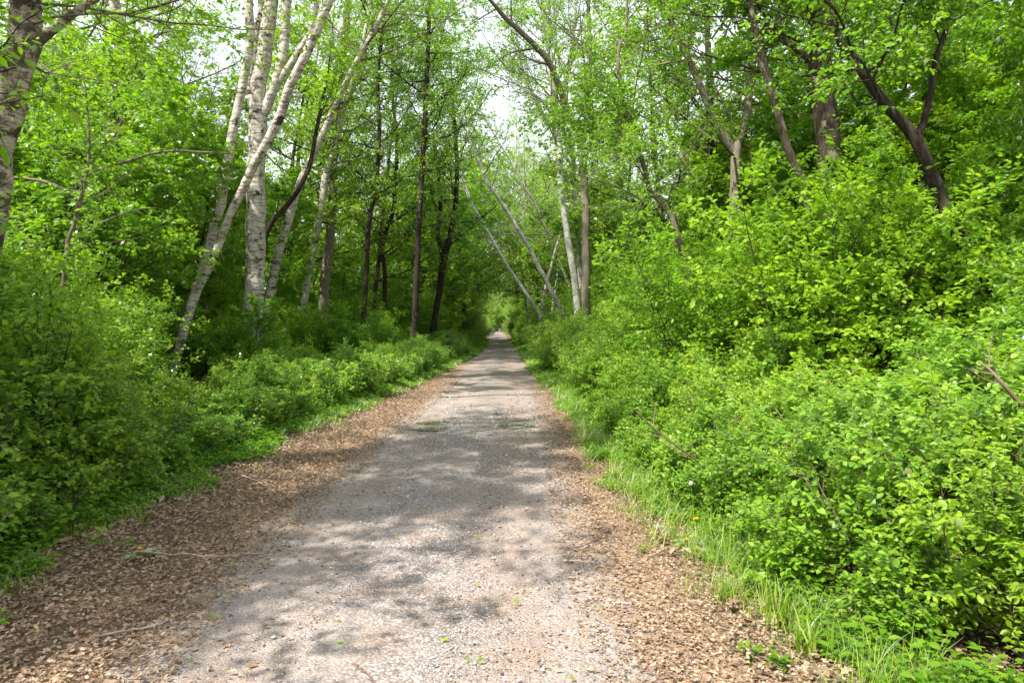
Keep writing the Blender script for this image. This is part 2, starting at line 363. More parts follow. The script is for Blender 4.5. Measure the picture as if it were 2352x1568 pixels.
ys = np.concatenate([np.arange(-8, 30, .25), np.arange(30, 240, 2.)])
u = np.linspace(0, 1, 41)
Yp = np.repeat(ys[:, None], 41, 1); gl, gr = GL(Yp), GR(Yp); a, b = gl - .55, gr + .55
Xp = a + (b - a) * u[None]
edge = np.minimum(Xp - gl, gr - Xp) / .55 * .5 + .5
wn = (Xp - gl) / (gr - gl)
coarse = np.exp(-((wn - .52) / .13) ** 2) * .9 + np.exp(-((wn - .92) / .08) ** 2) * .5 + .10
Zp = .004 + .022 * np.exp(-((wn - .5) / .30) ** 2) - .012 * (np.exp(-((wn - .25) / .1) ** 2) + np.exp(-((wn - .75) / .1) ** 2)) \
    + .004 * np.sin(Yp * 1.3 + Xp * 3) + .003 * np.sin(Yp * 3.1 - Xp * 5.3)
Zp = np.maximum(Zp, -.008) * np.clip(np.minimum(u, 1 - u) * 8, 0, 1) - .014 * (1 - np.clip(np.minimum(u, 1 - u) * 8, 0, 1))
idx = np.arange(Xp.size).reshape(Xp.shape)
F = np.stack([idx[:-1, :-1], idx[:-1, 1:], idx[1:, 1:], idx[1:, :-1]], -1).reshape(-1, 4)
link('path', mesh('path', np.stack([Xp, Yp, Zp], -1).reshape(-1, 3), [F], [M_PATH], {'edge': np.clip(edge, 0, 1).ravel(), 'coarse': coarse.ravel(), 'worn': (np.exp(-((wn - .76) / .13) ** 2) + .35 * np.exp(-((wn - .22) / .12) ** 2)).ravel()}))['kind'] = 'structure'

# ------------------------------------------------------------------ litter, gravel (nobody could count them)
rng = np.random.default_rng(5)
g = Geo()
PUD = [(997, 972, 76, .20), (985, 987, 94, .15), (1178, 965, 84, .14), (1182, 981, 88, .20)]
def rockset(n, xf, y0, y1, s0, s1, zbase):
    y = y0 + (y1 - y0) * rng.random(n) ** 1.5; x = xf(y, n)
    ok = np.ones(n, bool)
    for ppx, ppy, pw_, pd_ in PUD:
        c_ = gd(ppx, ppy, 0); ok &= ((x - c_[0]) / (pw_ / 1568 * c_[1] / 2 * 1.12)) ** 2 + ((y - c_[1]) / (pd_ * 1.2)) ** 2 > 1
    x, y = x[ok], y[ok]; n = len(x)
    s = rng.uniform(s0, s1, n) * (1 + .10 * np.maximum(y - 5, 0)); c = np.stack([x, y, np.full(n, zbase) + s * .12], -1)
    o = A_((1, 0, 0), (0, 1, 0), (-1, 0, 0), (0, -1, 0), (0, 0, 1), (0, 0, -1))
    f = np.array([[0, 1, 4], [1, 2, 4], [2, 3, 4], [3, 0, 4], [1, 0, 5], [2, 1, 5], [3, 2, 5], [0, 3, 5]])
    th = rng.uniform(0, 6.28, n); V = o[None] * s[:, None, None] * rng.uniform(.45, 1, (n, 6, 1)) * .5
    V = V + rng.normal(0, .1, (n, 6, 3)) * s[:, None, None]; V[:, :, 2] *= .7
    ct, st_ = np.cos(th)[:, None], np.sin(th)[:, None]
    V = np.stack([V[:, :, 0] * ct - V[:, :, 1] * st_, V[:, :, 0] * st_ + V[:, :, 1] * ct, V[:, :, 2]], -1) + c[:, None]
    g.add(V, [(f[None] + (np.arange(n) * 6)[:, None, None]).reshape(-1, 3)], np.repeat(rng.random(n) ** 1.0, 6))
rockset(32000, lambda y, n: GL(y) + (GR(y) - GL(y)) * np.clip(rng.normal(.52, .13, n), 0, 1), 2.3, 13, .007, .019, .020)
rockset(12000, lambda y, n: GL(y) + (GR(y) - GL(y)) * np.clip(rng.normal(.95, .08, n), 0, 1.15), 2.3, 11, .006, .017, .002)
rockset(26000, lambda y, n: GL(y) + (GR(y) - GL(y)) * rng.uniform(-.05, 1.05, n), 2.3, 14, .004, .010, .008)
rockset(700, lambda y, n: GL(y) + (GR(y) - GL(y)) * rng.uniform(0, 1.0, n), 2.3, 16, .018, .034, .012)
tag(link('gravel', g.build('gravel', [M_STONE], False)), 'loose pale grey and pinkish stones strewn over the path', 'gravel', kind='stuff')

g = Geo()
def dead(n, xf, y0, y1, s0, s1, shape, zt=.05, pw=1.5, grow_=.018):
    y = y0 + (y1 - y0) * rng.random(n) ** pw; x = xf(y, n); th = rng.uniform(0, 6.28, n)
    Ax = np.stack([np.cos(th), np.sin(th), rng.normal(0, .22, n)], -1)
    N = np.stack([rng.normal(0, .32, n), rng.normal(0, .32, n), np.ones(n)], -1)
    s = rng.uniform(s0, s1, n) * (1 + grow_ * np.maximum(y - 5, 0))
    g.leaves(np.stack([x, y, rng.uniform(.0, zt, n)], -1), Ax, N, s, rng.random(n), shape, rng.uniform(-.35, .45))
tri = lambda n: (rng.random(n) + rng.random(n)) / 2
for k in range(6):
    dead(4200, lambda y, n: GL(y) - .05 - (GL(y) - XL(y) + .9) * rng.random(n) ** .75, 1.8, 16, .024, .052, 'oak', .03)
    dead(2600, lambda y, n: GR(y) + .12 + (XR(y) - GR(y) + 1.4) * rng.random(n) ** .75, 2.0, 15, .018, .044, 'oak', .022)
    dead(9000, lambda y, n: GL(y) + .2 - (GL(y) - XL(y) + .9) * rng.random(n), 1.8, 20, .010, .034, 'oval', .045)
    dead(8000, lambda y, n: GR(y) - .15 + (XR(y) - GR(y) + 1.2) * rng.random(n), 1.8, 18, .010, .030, 'oval', .04)
dead(5000, lambda y, n: XL(y) + .3 - 5 * rng.random(n), 3, 30, .05, .1, 'oak', .05)
dead(5000, lambda y, n: XR(y) - .2 + 5 * rng.random(n), 3, 30, .05, .1, 'oak', .05)
for sg, E in ((-1, GL), (1, GR)):
    dead(5200, lambda y, n: E(y) - sg * (rng.exponential(.28, n) - .25), 1.8, 15, .010, .034, 'oval', .022, 1.5)
    dead(1600, lambda y, n: E(y) - sg * (rng.exponential(.16, n) - .25), 1.8, 13, .02, .045, 'oak', .022, 1.5)
dead(650, lambda y, n: GL(y) + (GR(y) - GL(y)) * rng.random(n), 2.3, 14, .012, .05, 'oval', .03)
# rusty needles and bud scales lying on the gravel
n = 3800; y = 2.2 + 10 * rng.random(n) ** 1.4; x = GL(y) + (GR(y) - GL(y) + .8) * rng.random(n); th = rng.uniform(0, 6.28, n)
Ln = rng.uniform(.012, .05, n); d = np.stack([np.cos(th), np.sin(th), rng.normal(0, .05, n)], -1); p0 = np.stack([x, y, np.full(n, .028)], -1)
g.tubes(np.stack([p0 - d * Ln[:, None] / 2, p0 + rng.normal(0, .003, (n, 3)), p0 + d * Ln[:, None] / 2], 1), .0014, 3, rng.uniform(.85, 1, n))
tag(link('leaf_litter', g.build('leaf_litter', [M_DEAD], False)), 'dry brown oak leaves and needles littering both margins of the path', 'leaf litter', kind='stuff')

# ------------------------------------------------------------------ low herbs along both margins, grass
def herbs(name, label, sgn, n, seed, y0, y1, hmax, mat=M_HERB, spread=None):
    r = np.random.default_rng(seed); g = Geo()
    nc = n // 9; r.random(3); y = y0 + (y1 - y0) * r.random(nc) ** 1.7
    e = XL(y) if sgn < 0 else XR(y)
    off = r.gamma(1.6, .45, nc) * np.where(y < 9, .40 if sgn > 0 else .8, 1.) - .08 + .16 * np.sin(y * 1.9 + 2 * np.sin(y * .8)) + .08 * np.sin(y * 5.3)
    keep = r.random(nc) < np.where(y < 7.5, .38 if sgn < 0 else .20, 1.)
    y, e, off, nc = y[keep], e[keep], off[keep], int(keep.sum())
    if spread: off = off * 0 + spread[0] + (spread[1] - spread[0]) * r.random(nc)
    x = e + sgn * off; ht = hmax * np.clip(.25 + off * .8, .12, 1) * r.uniform(.5, 1.2, nc)
    c = np.stack([x, y, np.zeros(nc)], -1)
    lean = r.normal(0, .25, (nc, 2)); top = c + np.concatenate([lean * ht[:, None], ht[:, None]], 1)
    g.tubes(np.stack([c, (c + top) / 2 + r.normal(0, .01, (nc, 3)), top], 1), .0016, 3, np.full(nc, .35))
    t = np.tile(np.linspace(.25, 1.05, 9), nc) ; bi = np.repeat(np.arange(nc), 9); ph = np.tile(np.arange(9) * 2.4, nc) + np.repeat(r.uniform(0, 6.28, nc), 9)
    P = c[bi] + (top - c)[bi] * t[:, None]
    sz = r.uniform(.028, .06, nc * 9) * (1 + .045 * np.maximum(P[:, 1] - 6, 0))
    Ax = np.stack([np.cos(ph), np.sin(ph), r.normal(.1, .25, len(ph))], -1); N = np.stack([r.normal(0, .35, len(ph)), r.normal(0, .35, len(ph)), np.ones(len(ph))], -1)
    P = P + norm(Ax) * (sz * r.uniform(.2, 1.0, len(sz)))[:, None]
    g.leaves(P, Ax, N, sz, np.clip(.35 * np.repeat(r.random(nc), 9) + .65 * r.random(nc * 9), 0, 1), 'oval', .2)
    return tag(link(name, g.build(name, [mat])), label, 'ground cover', kind='stuff')
herbs('ground_cover', 'low leafy herbs fringing the left margin of the path under the bushes', -1, 120000, 11, 3.2, 70, .34)
herbs('ground_cover', 'bright low herbs fringing the right margin of the path', 1, 120000, 12, 2.6, 70, .30)

herbs('ground_cover', 'low herbs carpeting the floor of the wood between the birches', -1, 110000, 13, 9, 50, .45, spread=(1.5, 12))
def blades(g, r, x, y, h, w_, lean=.35, z=0.):
    n = len(x); th = r.uniform(0, 6.28, n); L_ = np.stack([np.cos(th), np.sin(th)], -1) * (lean * r.random(n))[:, None]
    pts = [np.stack([x + L_[:, 0] * h * k ** 1.8, y + L_[:, 1] * h * k ** 1.8, z + h * k * (1 - .25 * k * np.hypot(L_[:, 0], L_[:, 1]) / lean)], -1) for k in (0, .35, .7, 1)]
    S = np.stack([-np.sin(th), np.cos(th), np.zeros(n)], -1); ws = (w_, w_ * .9, w_ * .6, w_ * .08)
    V = np.stack([q + S * (s * ww)[:, None] for q, ww in zip(pts, ws) for s in (-np.ones(n), np.ones(n))], 1)
    f = np.array([[0, 1, 3, 2], [2, 3, 5, 4], [4, 5, 7, 6]])
    g.add(V, [(f[None] + (np.arange(n) * 8)[:, None, None]).reshape(-1, 4)], np.repeat(r.random(n), 8))
r = np.random.default_rng(21); g = Geo()
for sgn, nt_, y0, y1, hh in ((1, 300, 2.8, 9, .20), (1, 900, 9, 60, .20), (-1, 900, 10, 60, .17), (-1, 60, 4, 10, .14)):
    yc = y0 + (y1 - y0) * r.random(nt_) ** 1.3; xc = (XR(yc) if sgn > 0 else XL(yc)) + sgn * (r.normal(.10, .16, nt_)); k = 16
    x = np.repeat(xc, k) + r.normal(0, .05, nt_ * k); y = np.repeat(yc, k) + r.normal(0, .05, nt_ * k)
    h = np.repeat(r.uniform(.5, 1.2, nt_), k) * r.uniform(.4, 1.2, nt_ * k) * hh
    blades(g, r, x, y, h, .0022 + .0004 * np.maximum(y - 4, 0) ** .8, 1.25)
tag(link('grass', g.build('grass', [M_GRASS])), 'green grass growing in tufts along both margins of the path', 'grass', kind='stuff')

# ------------------------------------------------------------------ shrubs (prototypes) and their copies
def shrub_proto(seed, h, leaf, shape, mat, stems=9, k1=9, k2=6, k3=9, spread=.55, bark='twig', wide=1.0):
    r = np.random.default_rng(seed); gs, gl_ = Geo(), Geo()
    th = np.arange(stems) * 2.4 + r.normal(0, .3, stems); lean = r.uniform(.1, spread, stems)
    D = np.stack([np.cos(th) * lean, np.sin(th) * lean, np.ones(stems)], -1)
    P0 = np.stack([np.cos(th) * .12 * h * .5, np.sin(th) * .12 * h * .5, np.full(stems, -.05)], -1)
    Ln = h * r.uniform(.65, 1.1, stems)
    P = grow(r, P0, D, Ln, 7, .10, .05); Rr = (.007 + .0045 * Ln)[:, None] * np.linspace(1, .25, 8)[None] * .8
    gs.tubes(P, Rr, 5)
    Q, RQ = kids(r, P, Rr, k1, .12, .98, 35, 75, .42 * wide, .6, .55, .15, 5, .16, .06); gs.tubes(Q, RQ, 4)
    T, RT = kids(r, Q, RQ, k2, .2, 1., 30, 65, .5, .6, .4, .2, 4, .16, .04, lmin=.10); gs.tubes(T, np.minimum(RT, .003), 3)
    leaf_on(r, gl_, T, RT, k3, leaf, shape, .1, 1., .15, .36)
    leaf_on(r, gl_, Q[:, 2:], RQ[:, 2:], 5, leaf, shape, .2, 1., .15, .42)
    return gs.build('stem', [BARK[bark]]), gl_.build('foliage', [mat])
PR = {}
PR['near'] = [shrub_proto(100 + i, 1.35, .060, 'round', M_SHRUB, 12, 10, 7, 11, .75) for i in range(2)] + [shrub_proto(103, 1.35, .050, 'oval', M_SHRUB_B, 9, 10, 7, 12, .9), shrub_proto(104, 1.3, .057, 'round', M_SHRUB_B, 9, 9, 6, 11, .8)]
PR['small'] = [shrub_proto(120 + i, .62, .044, 'round', M_SHRUB, 9, 7, 5, 8, .8) for i in range(2)]
PR['mid'] = [shrub_proto(140 + i, 1.9, .066, 'oval', M_SHRUB, 12, 11, 8, 13, .6) for i in range(2)] + [shrub_proto(143 + i, 1.9, .070, 'oval', M_SHRUB_B, 10, 10, 8, 13, .75) for i in range(2)]
PR['tall'] = [shrub_proto(160 + i, 3.3, .088, 'oval', M_TREE, 11, 13, 9, 13, .42, 'dark') for i in range(2)] + [shrub_proto(163, 3.3, .095, 'round', M_TREE_B, 9, 12, 8, 12, .5, 'dark')]

def sapling_proto(seed, h, leaf, shape, mat, bark, dens=1., r0=.05, k1=20, k2=8, k3=7, k4=9, tmin=.18, ratio=.30, horiz=.35, angle=(50, 85)):
    r = np.random.default_rng(seed); gs, gl_ = Geo(), Geo()
    P = grow(r, np.array([[0, 0, -.1]]), np.array([[r.normal(0, .08), r.normal(0, .08), 1]]), h, 12, .07, .05)
    Rr = r0 * np.linspace(1, .12, 13)[None] ** .9; gs.tubes(P, Rr, 8)
    gb = Geo()
    Q, RQ = kids(r, P, Rr, k1, tmin, .98, angle[0], angle[1], ratio, .45, .55, horiz, 7, .11, .05); gb.tubes(Q, RQ, 5)
    S, RS = kids(r, Q, RQ, k2, .15, .98, 35, 70, .42, .55, .5, .3, 5, .14, .03); gb.tubes(S, RS, 4)
    T, RT = kids(r, S, RS, k3, .15, 1., 30, 70, .42, .6, .4, .2, 3, .16, .0, lmin=.16); gb.tubes(T, np.minimum(RT, .004), 3)
    leaf_on(r, gl_, T, RT, k4, leaf, shape, .1, dens, .15, .5)
    leaf_on(r, gl_, S[:, 1:], RS[:, 1:], 6, leaf, shape, .1, dens, .15, .5)
    return gs.build('trunk', [BARK[bark]]), gb.build('branches', [BARK['twig' if 'birch' in bark else bark]]), gl_.build('crown', [mat])
PR['sapling'] = [sapling_proto(200 + i, 6.0, .088, 'oval', M_TREE, 'dark', 1., .05, 26, 9, 8, 12) for i in range(2)] + [sapling_proto(203, 6.0, .095, 'oval', M_TREE_B, 'smooth', 1., .05, 26, 9, 8, 11)]
PR['maple'] = [sapling_proto(220 + i, 7.5, .115, 'maple', M_TREE, 'brown', 1., .07, 24, 9, 7, 9, .2, .34) for i in range(1)] + [sapling_proto(223, 7.5, .11, 'maple', M_TREE_B, 'brown', 1., .07, 24, 9, 7, 9, .2, .34)]
PR['tree'] = [sapling_proto(240 + i, 14.5, .15, 'oval', M_TREE if i else M_TREE_B, 'brown', .62, .16, 30, 10, 9, 11, .25, .30) for i in range(3)]
PR['birch'] = [sapling_proto(260 + i, 17, .095, 'quad', M_BIRCHLEAF, 'birch', .40, .13, 26, 9, 8, 8, .38, .26, .0, (28, 55)) for i in range(3)]

PARTS = {2: ('stem', 'foliage'), 3: ('trunk', 'branches', 'crown')}
def place(kind, i, x, y, s, rz, name, label, cat, group, z=None, tilt=(0, 0)):
    ms = PR[kind][i % len(PR[kind])]
    o = empty(name, (x, y, floor_z(x, y) if z is None else z), label, cat, group, rz, s)
    o.rotation_euler = (tilt[0], tilt[1], rz)
    for pn, me in zip(PARTS[len(ms)], ms): link(pn, me, o)
    return o
BUSY = []
# ------------------------------------------------------------------ the trees one can tell apart
def smooth_line(pts, n):
    P = np.array(pts, float); d = np.concatenate([[0], np.cumsum(np.linalg.norm(np.diff(P[:, :3], axis=0), axis=1))])
    s = np.linspace(0, d[-1], n); Pe = np.vstack([2 * P[0] - P[1], P, 2 * P[-1] - P[-2]])
    out = []
    for v in s:
        i = min(np.searchsorted(d, v, side='right') - 1, len(P) - 2); f = (v - d[i]) / max(d[i + 1] - d[i], 1e-6)
        a, b, c, e = Pe[i], Pe[i + 1], Pe[i + 2], Pe[i + 3]
        out.append(.5 * ((2 * b) + (c - a) * f + (2 * a - 5 * b + 4 * c - e) * f * f + (3 * b - 3 * c + e - a) * f ** 3))
    return np.array(out)
HEROES = []; LINES = []
def hero(name, label, short, bark, d, trunk, limbs=(), ext=5., seed=1, leaf=.082, shape='oval', mat=None, dens=1., k=(24, 10, 8, 10),
         ratio=.26, tmin=.3, horiz=.2, d1=None, angle=(40, 80), group=None, limb_k=None, ltmin=.25):
    r = np.random.default_rng(seed); d1 = d if d1 is None else d1
    mat = mat or (M_BIRCHLEAF if 'birch' in bark else M_TREE)
    def world(pts, da, db):
        o = []
        for i, (px, py, wd) in enumerate(pts):
            dd = da + (db - da) * i / max(len(pts) - 1, 1); q = at(px, py, dd); o.append([*q, wd / 1568 * dd / 2])
        return np.array(o)
    T = world(trunk, d, d1)
    if T[0, 2] > .0:                                            # carry the foot down to the ground
        dr = T[0, :3] - T[1, :3]; dr /= max(abs(dr[2]), .2); z0 = T[0, 2] + .12
        off = np.clip(dr[:2] * z0 * .7, -1.2, 1.2)
        T = np.vstack([[T[0, 0] + off[0], T[0, 1] + off[1], -.12, T[0, 3] * 1.25], T])
    def extend(T, ext):
        if ext <= 0: return T
        dr = norm(T[-1, :3] - T[-2, :3]); q = T[-1].copy(); rows = []
        for i in range(4):
            dr = norm(dr + np.array([0, 0, .18]) + r.normal(0, .06, 3)); q = q.copy(); q[:3] += dr * ext / 4; q[3] = T[-1, 3] * (1 - .22 * (i + 1)); rows.append(q)
        return np.vstack([T, rows])
    T = extend(T, ext); base = np.array([T[0, 0], T[0, 1], 0.])
    root = empty(name, base, label, 'tree', group)
    def line_mesh(pts, n, pn, K=12, flare=False):
        S = smooth_line(pts, n); S[1:-1, :3] += r.normal(0, .12, (n - 2, 3)) * S[1:-1, 3:4] * .8
        if flare: S[:, 3] *= 1 + .55 * np.exp(-np.maximum(S[:, 2], 0) / .22)
        g = Geo(); P = (S[:, :3] - base)[None]; Rr = np.maximum(S[:, 3], .004)[None]; g.tubes(P, Rr, K)
        link(pn, g.build(pn, [BARK[bark]]), root); return P, Rr
    lines = [line_mesh(T, 30, 'trunk', 14, True)]
    for lb in limbs:
        Lw = world(lb['p'], lb.get('d', d), lb.get('d1', lb.get('d', d1))); Lw = extend(Lw, lb.get('ext', 3.5))
        P, Rr = line_mesh(Lw, 20, 'limb', 8)
        if lb.get('leafy', True): lines.append((P, Rr))
    gb, gc = Geo(), Geo(); nl = 0
    for i, (P, Rr) in enumerate(lines):
        kk = k if i == 0 else (limb_k or (max(6, k[0] // 2), k[1], k[2], k[3]))
        Q, RQ = kids(r, P, Rr, kk[0], tmin if i == 0 else ltmin, .99, angle[0], angle[1], ratio, .40, .35, horiz, 7, .12, .05, lmin=1.1)
        RQ = np.minimum(RQ, .0022 * d * np.linspace(1, .3, RQ.shape[1])[None]); RQ = np.minimum(RQ, .035 * np.linspace(1, .3, RQ.shape[1])[None]); gb.tubes(Q, RQ, 5)
        S, RS = kids(r, Q, RQ, kk[1], .15, .98, 35, 70, .42, .55, .5, .3, 5, .14, .03, lmin=.45); gb.tubes(S, RS, 4)
        W, RW = kids(r, S, RS, kk[2], .15, 1., 30, 70, .42, .6, .4, .2, 3, .16, .0, lmin=.2); gb.tubes(W, np.minimum(RW, .0035), 3)
        nl += leaf_on(r, gc, W, RW, kk[3], leaf, shape, .1, dens, .15, .5)
        nl += leaf_on(r, gc, S[:, 1:], RS[:, 1:], 6, leaf, shape, .1, dens, .15, .5)
    link('branches', gb.build('branches', [BARK['twig' if 'birch' in bark else bark]]), root)
    link('crown', gc.build('crown', [mat]), root)
    HEROES.append((base[0], base[1], short)); LINES.append((d, [q[:2] for q in trunk])); return root

hero('birch_tree', 'thick old birch cut by the left edge of the picture, grey peeling bark', 'the thick old birch', 'oldbirch', 6.4,
     [(-112, 1137, 82), (-84, 850, 76), (-44, 600, 72), (-9, 382, 68), (1, 331, 67), (22, 230, 68), (43, 153, 64), (53, 102, 64), (61, 0, 60)],
     [dict(p=[(82, 98, 26), (108, 80, 20), (150, 45, 18), (210, 5, 16), (262, -35, 14)], ext=2.5)], ext=5, seed=31, tmin=.42, ratio=.27, leaf=.06)
hero('birch_tree', 'pale birch leaning to the right, splitting low into two long white stems', 'the leaning two-stemmed birch', 'birch', 13.2,
     [(362, 942, 33.1), (372, 905, 26.1), (400, 840, 22.6), (423, 755, 21.8), (459, 637, 21.8), (490, 535, 20.9), (510, 444, 20.9), (530, 331, 20.0), (541, 265, 19.1), (556, 204, 19.1), (566, 153, 19.1), (576, 80, 20.0), (572, 0, 19.1)],
     [dict(p=[(455, 665, 16.5), (482, 610, 17.4), (508, 551, 18.3), (530, 484, 18.3), (551, 444, 20.0), (586, 377, 20.9), (612, 331, 20.9), (643, 265, 21.8), (668, 194, 20.9), (699, 133, 20.9), (729, 66, 21.8), (760, -8, 20.9)], d=13.1, d1=12.2, ext=4)],
     ext=4, seed=32, tmin=.74, ratio=.24, ltmin=.72, k=(14, 10, 8, 10))
hero('birch_tree', 'stout birch with dark scarred bark forking high into several pale stems', 'the stout many-stemmed birch', 'birch', 17,
     [(584, 895, 48.7), (580, 755, 43.5), (584, 620, 43.5), (586, 510, 43.5), (586, 433, 41.8), (592, 326, 40.0), (594, 280, 40.0), (592, 204, 34.8), (612, 102, 33.1), (622, 0, 31.3)],
     [dict(p=[(598, 275, 24.4), (632, 194, 22.6), (653, 102, 21.8), (660, -5, 19.1)]), dict(p=[(604, 262, 19.1), (627, 210, 16.5), (663, 153, 15.7), (704, 92, 13.9), (722, 40, 12.2)]),
      dict(p=[(588, 262, 17.4), (572, 215, 15.7), (583, 120, 17.4), (600, 20, 17.4), (604, -20, 15.7)])], ext=5, seed=33, tmin=.74, ratio=.22, ltmin=.7, k=(14, 10, 8, 10))
hero('birch_tree', 'slim birch with black flecks leaning right behind the stout forked birch', 'the slim flecked birch', 'birch', 20,
     [(598, 868, 22.6), (607, 729, 20.0), (622, 663, 19.1), (637, 586, 19.1), (658, 525, 18.3), (678, 459, 17.4), (694, 408, 16.5), (719, 357, 15.7), (745, 300, 14.8), (775, 230, 13.9), (820, 140, 12.2), (870, 50, 10.4), (900, -20, 8.7)], ext=4, seed=34, tmin=.6, k=(18, 10, 8, 10))
hero('birch_tree', 'straight slim white birch leaning right just before the smooth brown trunk', 'the slim white birch', 'birch', 27,
     [(672, 838, 24.4), (678, 785, 20.0), (699, 688, 19.1), (714, 597, 18.3), (734, 500, 17.4), (745, 423, 16.5), (758, 370, 15.7), (776, 300, 14.8), (800, 220, 13.1), (830, 120, 10.4)], ext=5, seed=35, tmin=.45, leaf=.08)
hero('smooth_barked_tree', 'smooth grey-brown straight trunk standing behind the slim white birch', 'the smooth brown trunk', 'smooth', 29,
     [(738, 832, 24), (741, 724, 22), (748, 635, 21), (756, 558, 21), (764, 456, 21), (766, 380, 20), (772, 250, 19), (790, 100, 17), (800, 0, 15)], ext=5, seed=36, tmin=.4, leaf=.09)
hero('dark_tree', 'thin dark crooked tree right of the smooth brown trunk', 'the thin crooked tree', 'dark', 27,
     [(830, 835, 11), (835, 737, 11), (843, 610, 11), (845, 533, 11), (853, 477, 10), (863, 431, 10), (872, 330, 9), (868, 200, 8), (880, 60, 7)], ext=3, seed=37, leaf=.09, tmin=.35)
hero('dark_tree', 'thin dark tree bending right halfway up, between the crooked tree and the black straight trunk', 'the bending dark tree', 'dark', 34,
     [(884, 815, 11), (883, 711, 10), (883, 615, 10), (876, 574, 10), (886, 533, 10), (904, 482, 10), (906, 431, 9), (912, 340, 8), (900, 200, 7)], ext=4, seed=38, leaf=.10, tmin=.35)
hero('dark_tree', 'straight nearly black trunk standing closest to the left margin of the path', 'the straight black trunk', 'dark', 26,
     [(950, 842, 15), (952, 762, 14), (957, 635, 14), (962, 507, 13), (968, 415, 13), (973, 339, 12), (980, 200, 11), (985, 50, 9)], ext=4, seed=39, leaf=.09, tmin=.45, ratio=.2)
hero('brown_tree', 'reddish brown trunk forking into a narrow V beside the path', 'the V-forked brown trunk', 'dark', 36,
     [(994, 815, 17), (998, 737, 15), (1013, 645, 15), (1024, 574, 16), (1036, 528, 13), (1046, 472, 12), (1050, 400, 10), (1046, 300, 9)],
     [dict(p=[(1019, 600, 10), (1010, 555, 10), (1006, 533, 10), (1011, 462, 9), (1004, 380, 8)])], ext=4, seed=40, leaf=.10, tmin=.35)
hero('birch_tree', 'pale far birch rising behind the leaves between the two left-hand birches', 'the pale far birch', 'birch', 17,
     [(250, 890, 34), (258, 600, 32), (265, 331, 30), (270, 255, 29), (276, 102, 27), (262, 0, 24)], ext=4, seed=41, tmin=.4)
hero('birch_tree', 'slender pale birch behind the branch of the thick old birch', 'the slender pale birch', 'birch', 21,
     [(150, 870, 24), (153, 500, 22), (153, 143, 20), (155, 41, 18), (150, -20, 16)], ext=4, seed=42, tmin=.4)
hero('young_tree', 'young reddish-stemmed tree with long bare side branches in front of the thicket', 'the bare-branched young tree', 'twig', 9,
     [(120, 1020, 11), (150, 600, 9), (168, 525, 9), (185, 460, 8), (199, 403, 8), (206, 340, 7), (200, 250, 5)],
     [dict(p=[(199, 403, 7), (240, 385, 7), (306, 367, 7), (350, 352, 6), (408, 347, 5), (470, 350, 4), (535, 352, 3)], ext=0, leafy=False),
      dict(p=[(178, 433, 8), (150, 436, 8), (102, 418, 7), (30, 408, 6), (-20, 415, 5)], ext=0, leafy=False),
      dict(p=[(168, 525, 5), (215, 518, 5), (260, 500, 4), (315, 482, 3), (360, 478, 2)], ext=0, leafy=False)], ext=.6, seed=43, k=(12, 6, 5, 8), tmin=.45, ratio=.2, leaf=.06)
hero('dead_limbed_tree', 'dark thin trunk slanting right across the gap behind the stout birch', 'the dark slanting trunk', 'dark', 17.6,
     [(590, 700, 12), (612, 535, 12), (663, 469, 11), (704, 403, 10), (719, 347, 9), (728, 290, 8)], ext=2, seed=44, k=(9, 7, 6, 8), tmin=.7, ratio=.2)
# right of the path
hero('birch_tree', 'thin white birch leaning out over the path, farther of the leaning pair', 'the farther leaning birch', 'litbirch', 40,
     [(1249, 740, 10), (1224, 699, 9), (1203, 665, 8), (1178, 631, 8), (1153, 592, 8), (1126, 543, 7), (1109, 514, 7), (1096, 491, 7), (1068, 430, 7), (1048, 340, 6)], ext=2, seed=51, tmin=.7, leaf=.10, k=(10, 7, 6, 8), dens=.8)
hero('birch_tree', 'thin white birch leaning out over the path, nearer of the leaning pair', 'the nearer leaning birch', 'litbirch', 32,
     [(1304, 740, 11), (1278, 690, 10), (1253, 642, 10), (1232, 602, 10), (1202, 547, 9), (1174, 500, 9), (1147, 460, 8), (1118, 415, 8), (1090, 350, 7)], ext=2, seed=52, tmin=.7, leaf=.09, k=(10, 7, 6, 8), dens=.8)
hero('birch_tree', 'tall white birch with black knots in the sky gap beside the curved brown tree', 'the tall knotted white birch', 'litbirch', 26,
     [(1330, 760, 18), (1319, 623, 16), (1308, 564, 16), (1298, 510, 15), (1289, 434, 15), (1285, 371, 15), (1287, 340, 14), (1280, 306, 14), (1276, 252, 13), (1269, 198, 11), (1262, 150, 9), (1250, 60, 7)],
     [dict(p=[(1283, 300, 8), (1266, 288, 7), (1240, 252, 6), (1222, 216, 5), (1203, 170, 4), (1190, 110, 3)], ext=2)], ext=3, seed=53, leaf=.075, dens=.5, tmin=.5, angle=(20, 50))
hero('birch_tree', 'slim white birch behind the tall knotted one', 'the high-forking birch', 'litbirch', 28,
     [(1340, 760, 13), (1330, 600, 12), (1324, 500, 12), (1320, 443, 12), (1316, 378, 11), (1312, 335, 11), (1298, 313, 10), (1291, 270, 9), (1303, 173, 8), (1316, 108, 7), (1322, 20, 5)], ext=3, seed=54, leaf=.075, dens=.5, tmin=.6, angle=(20, 50))
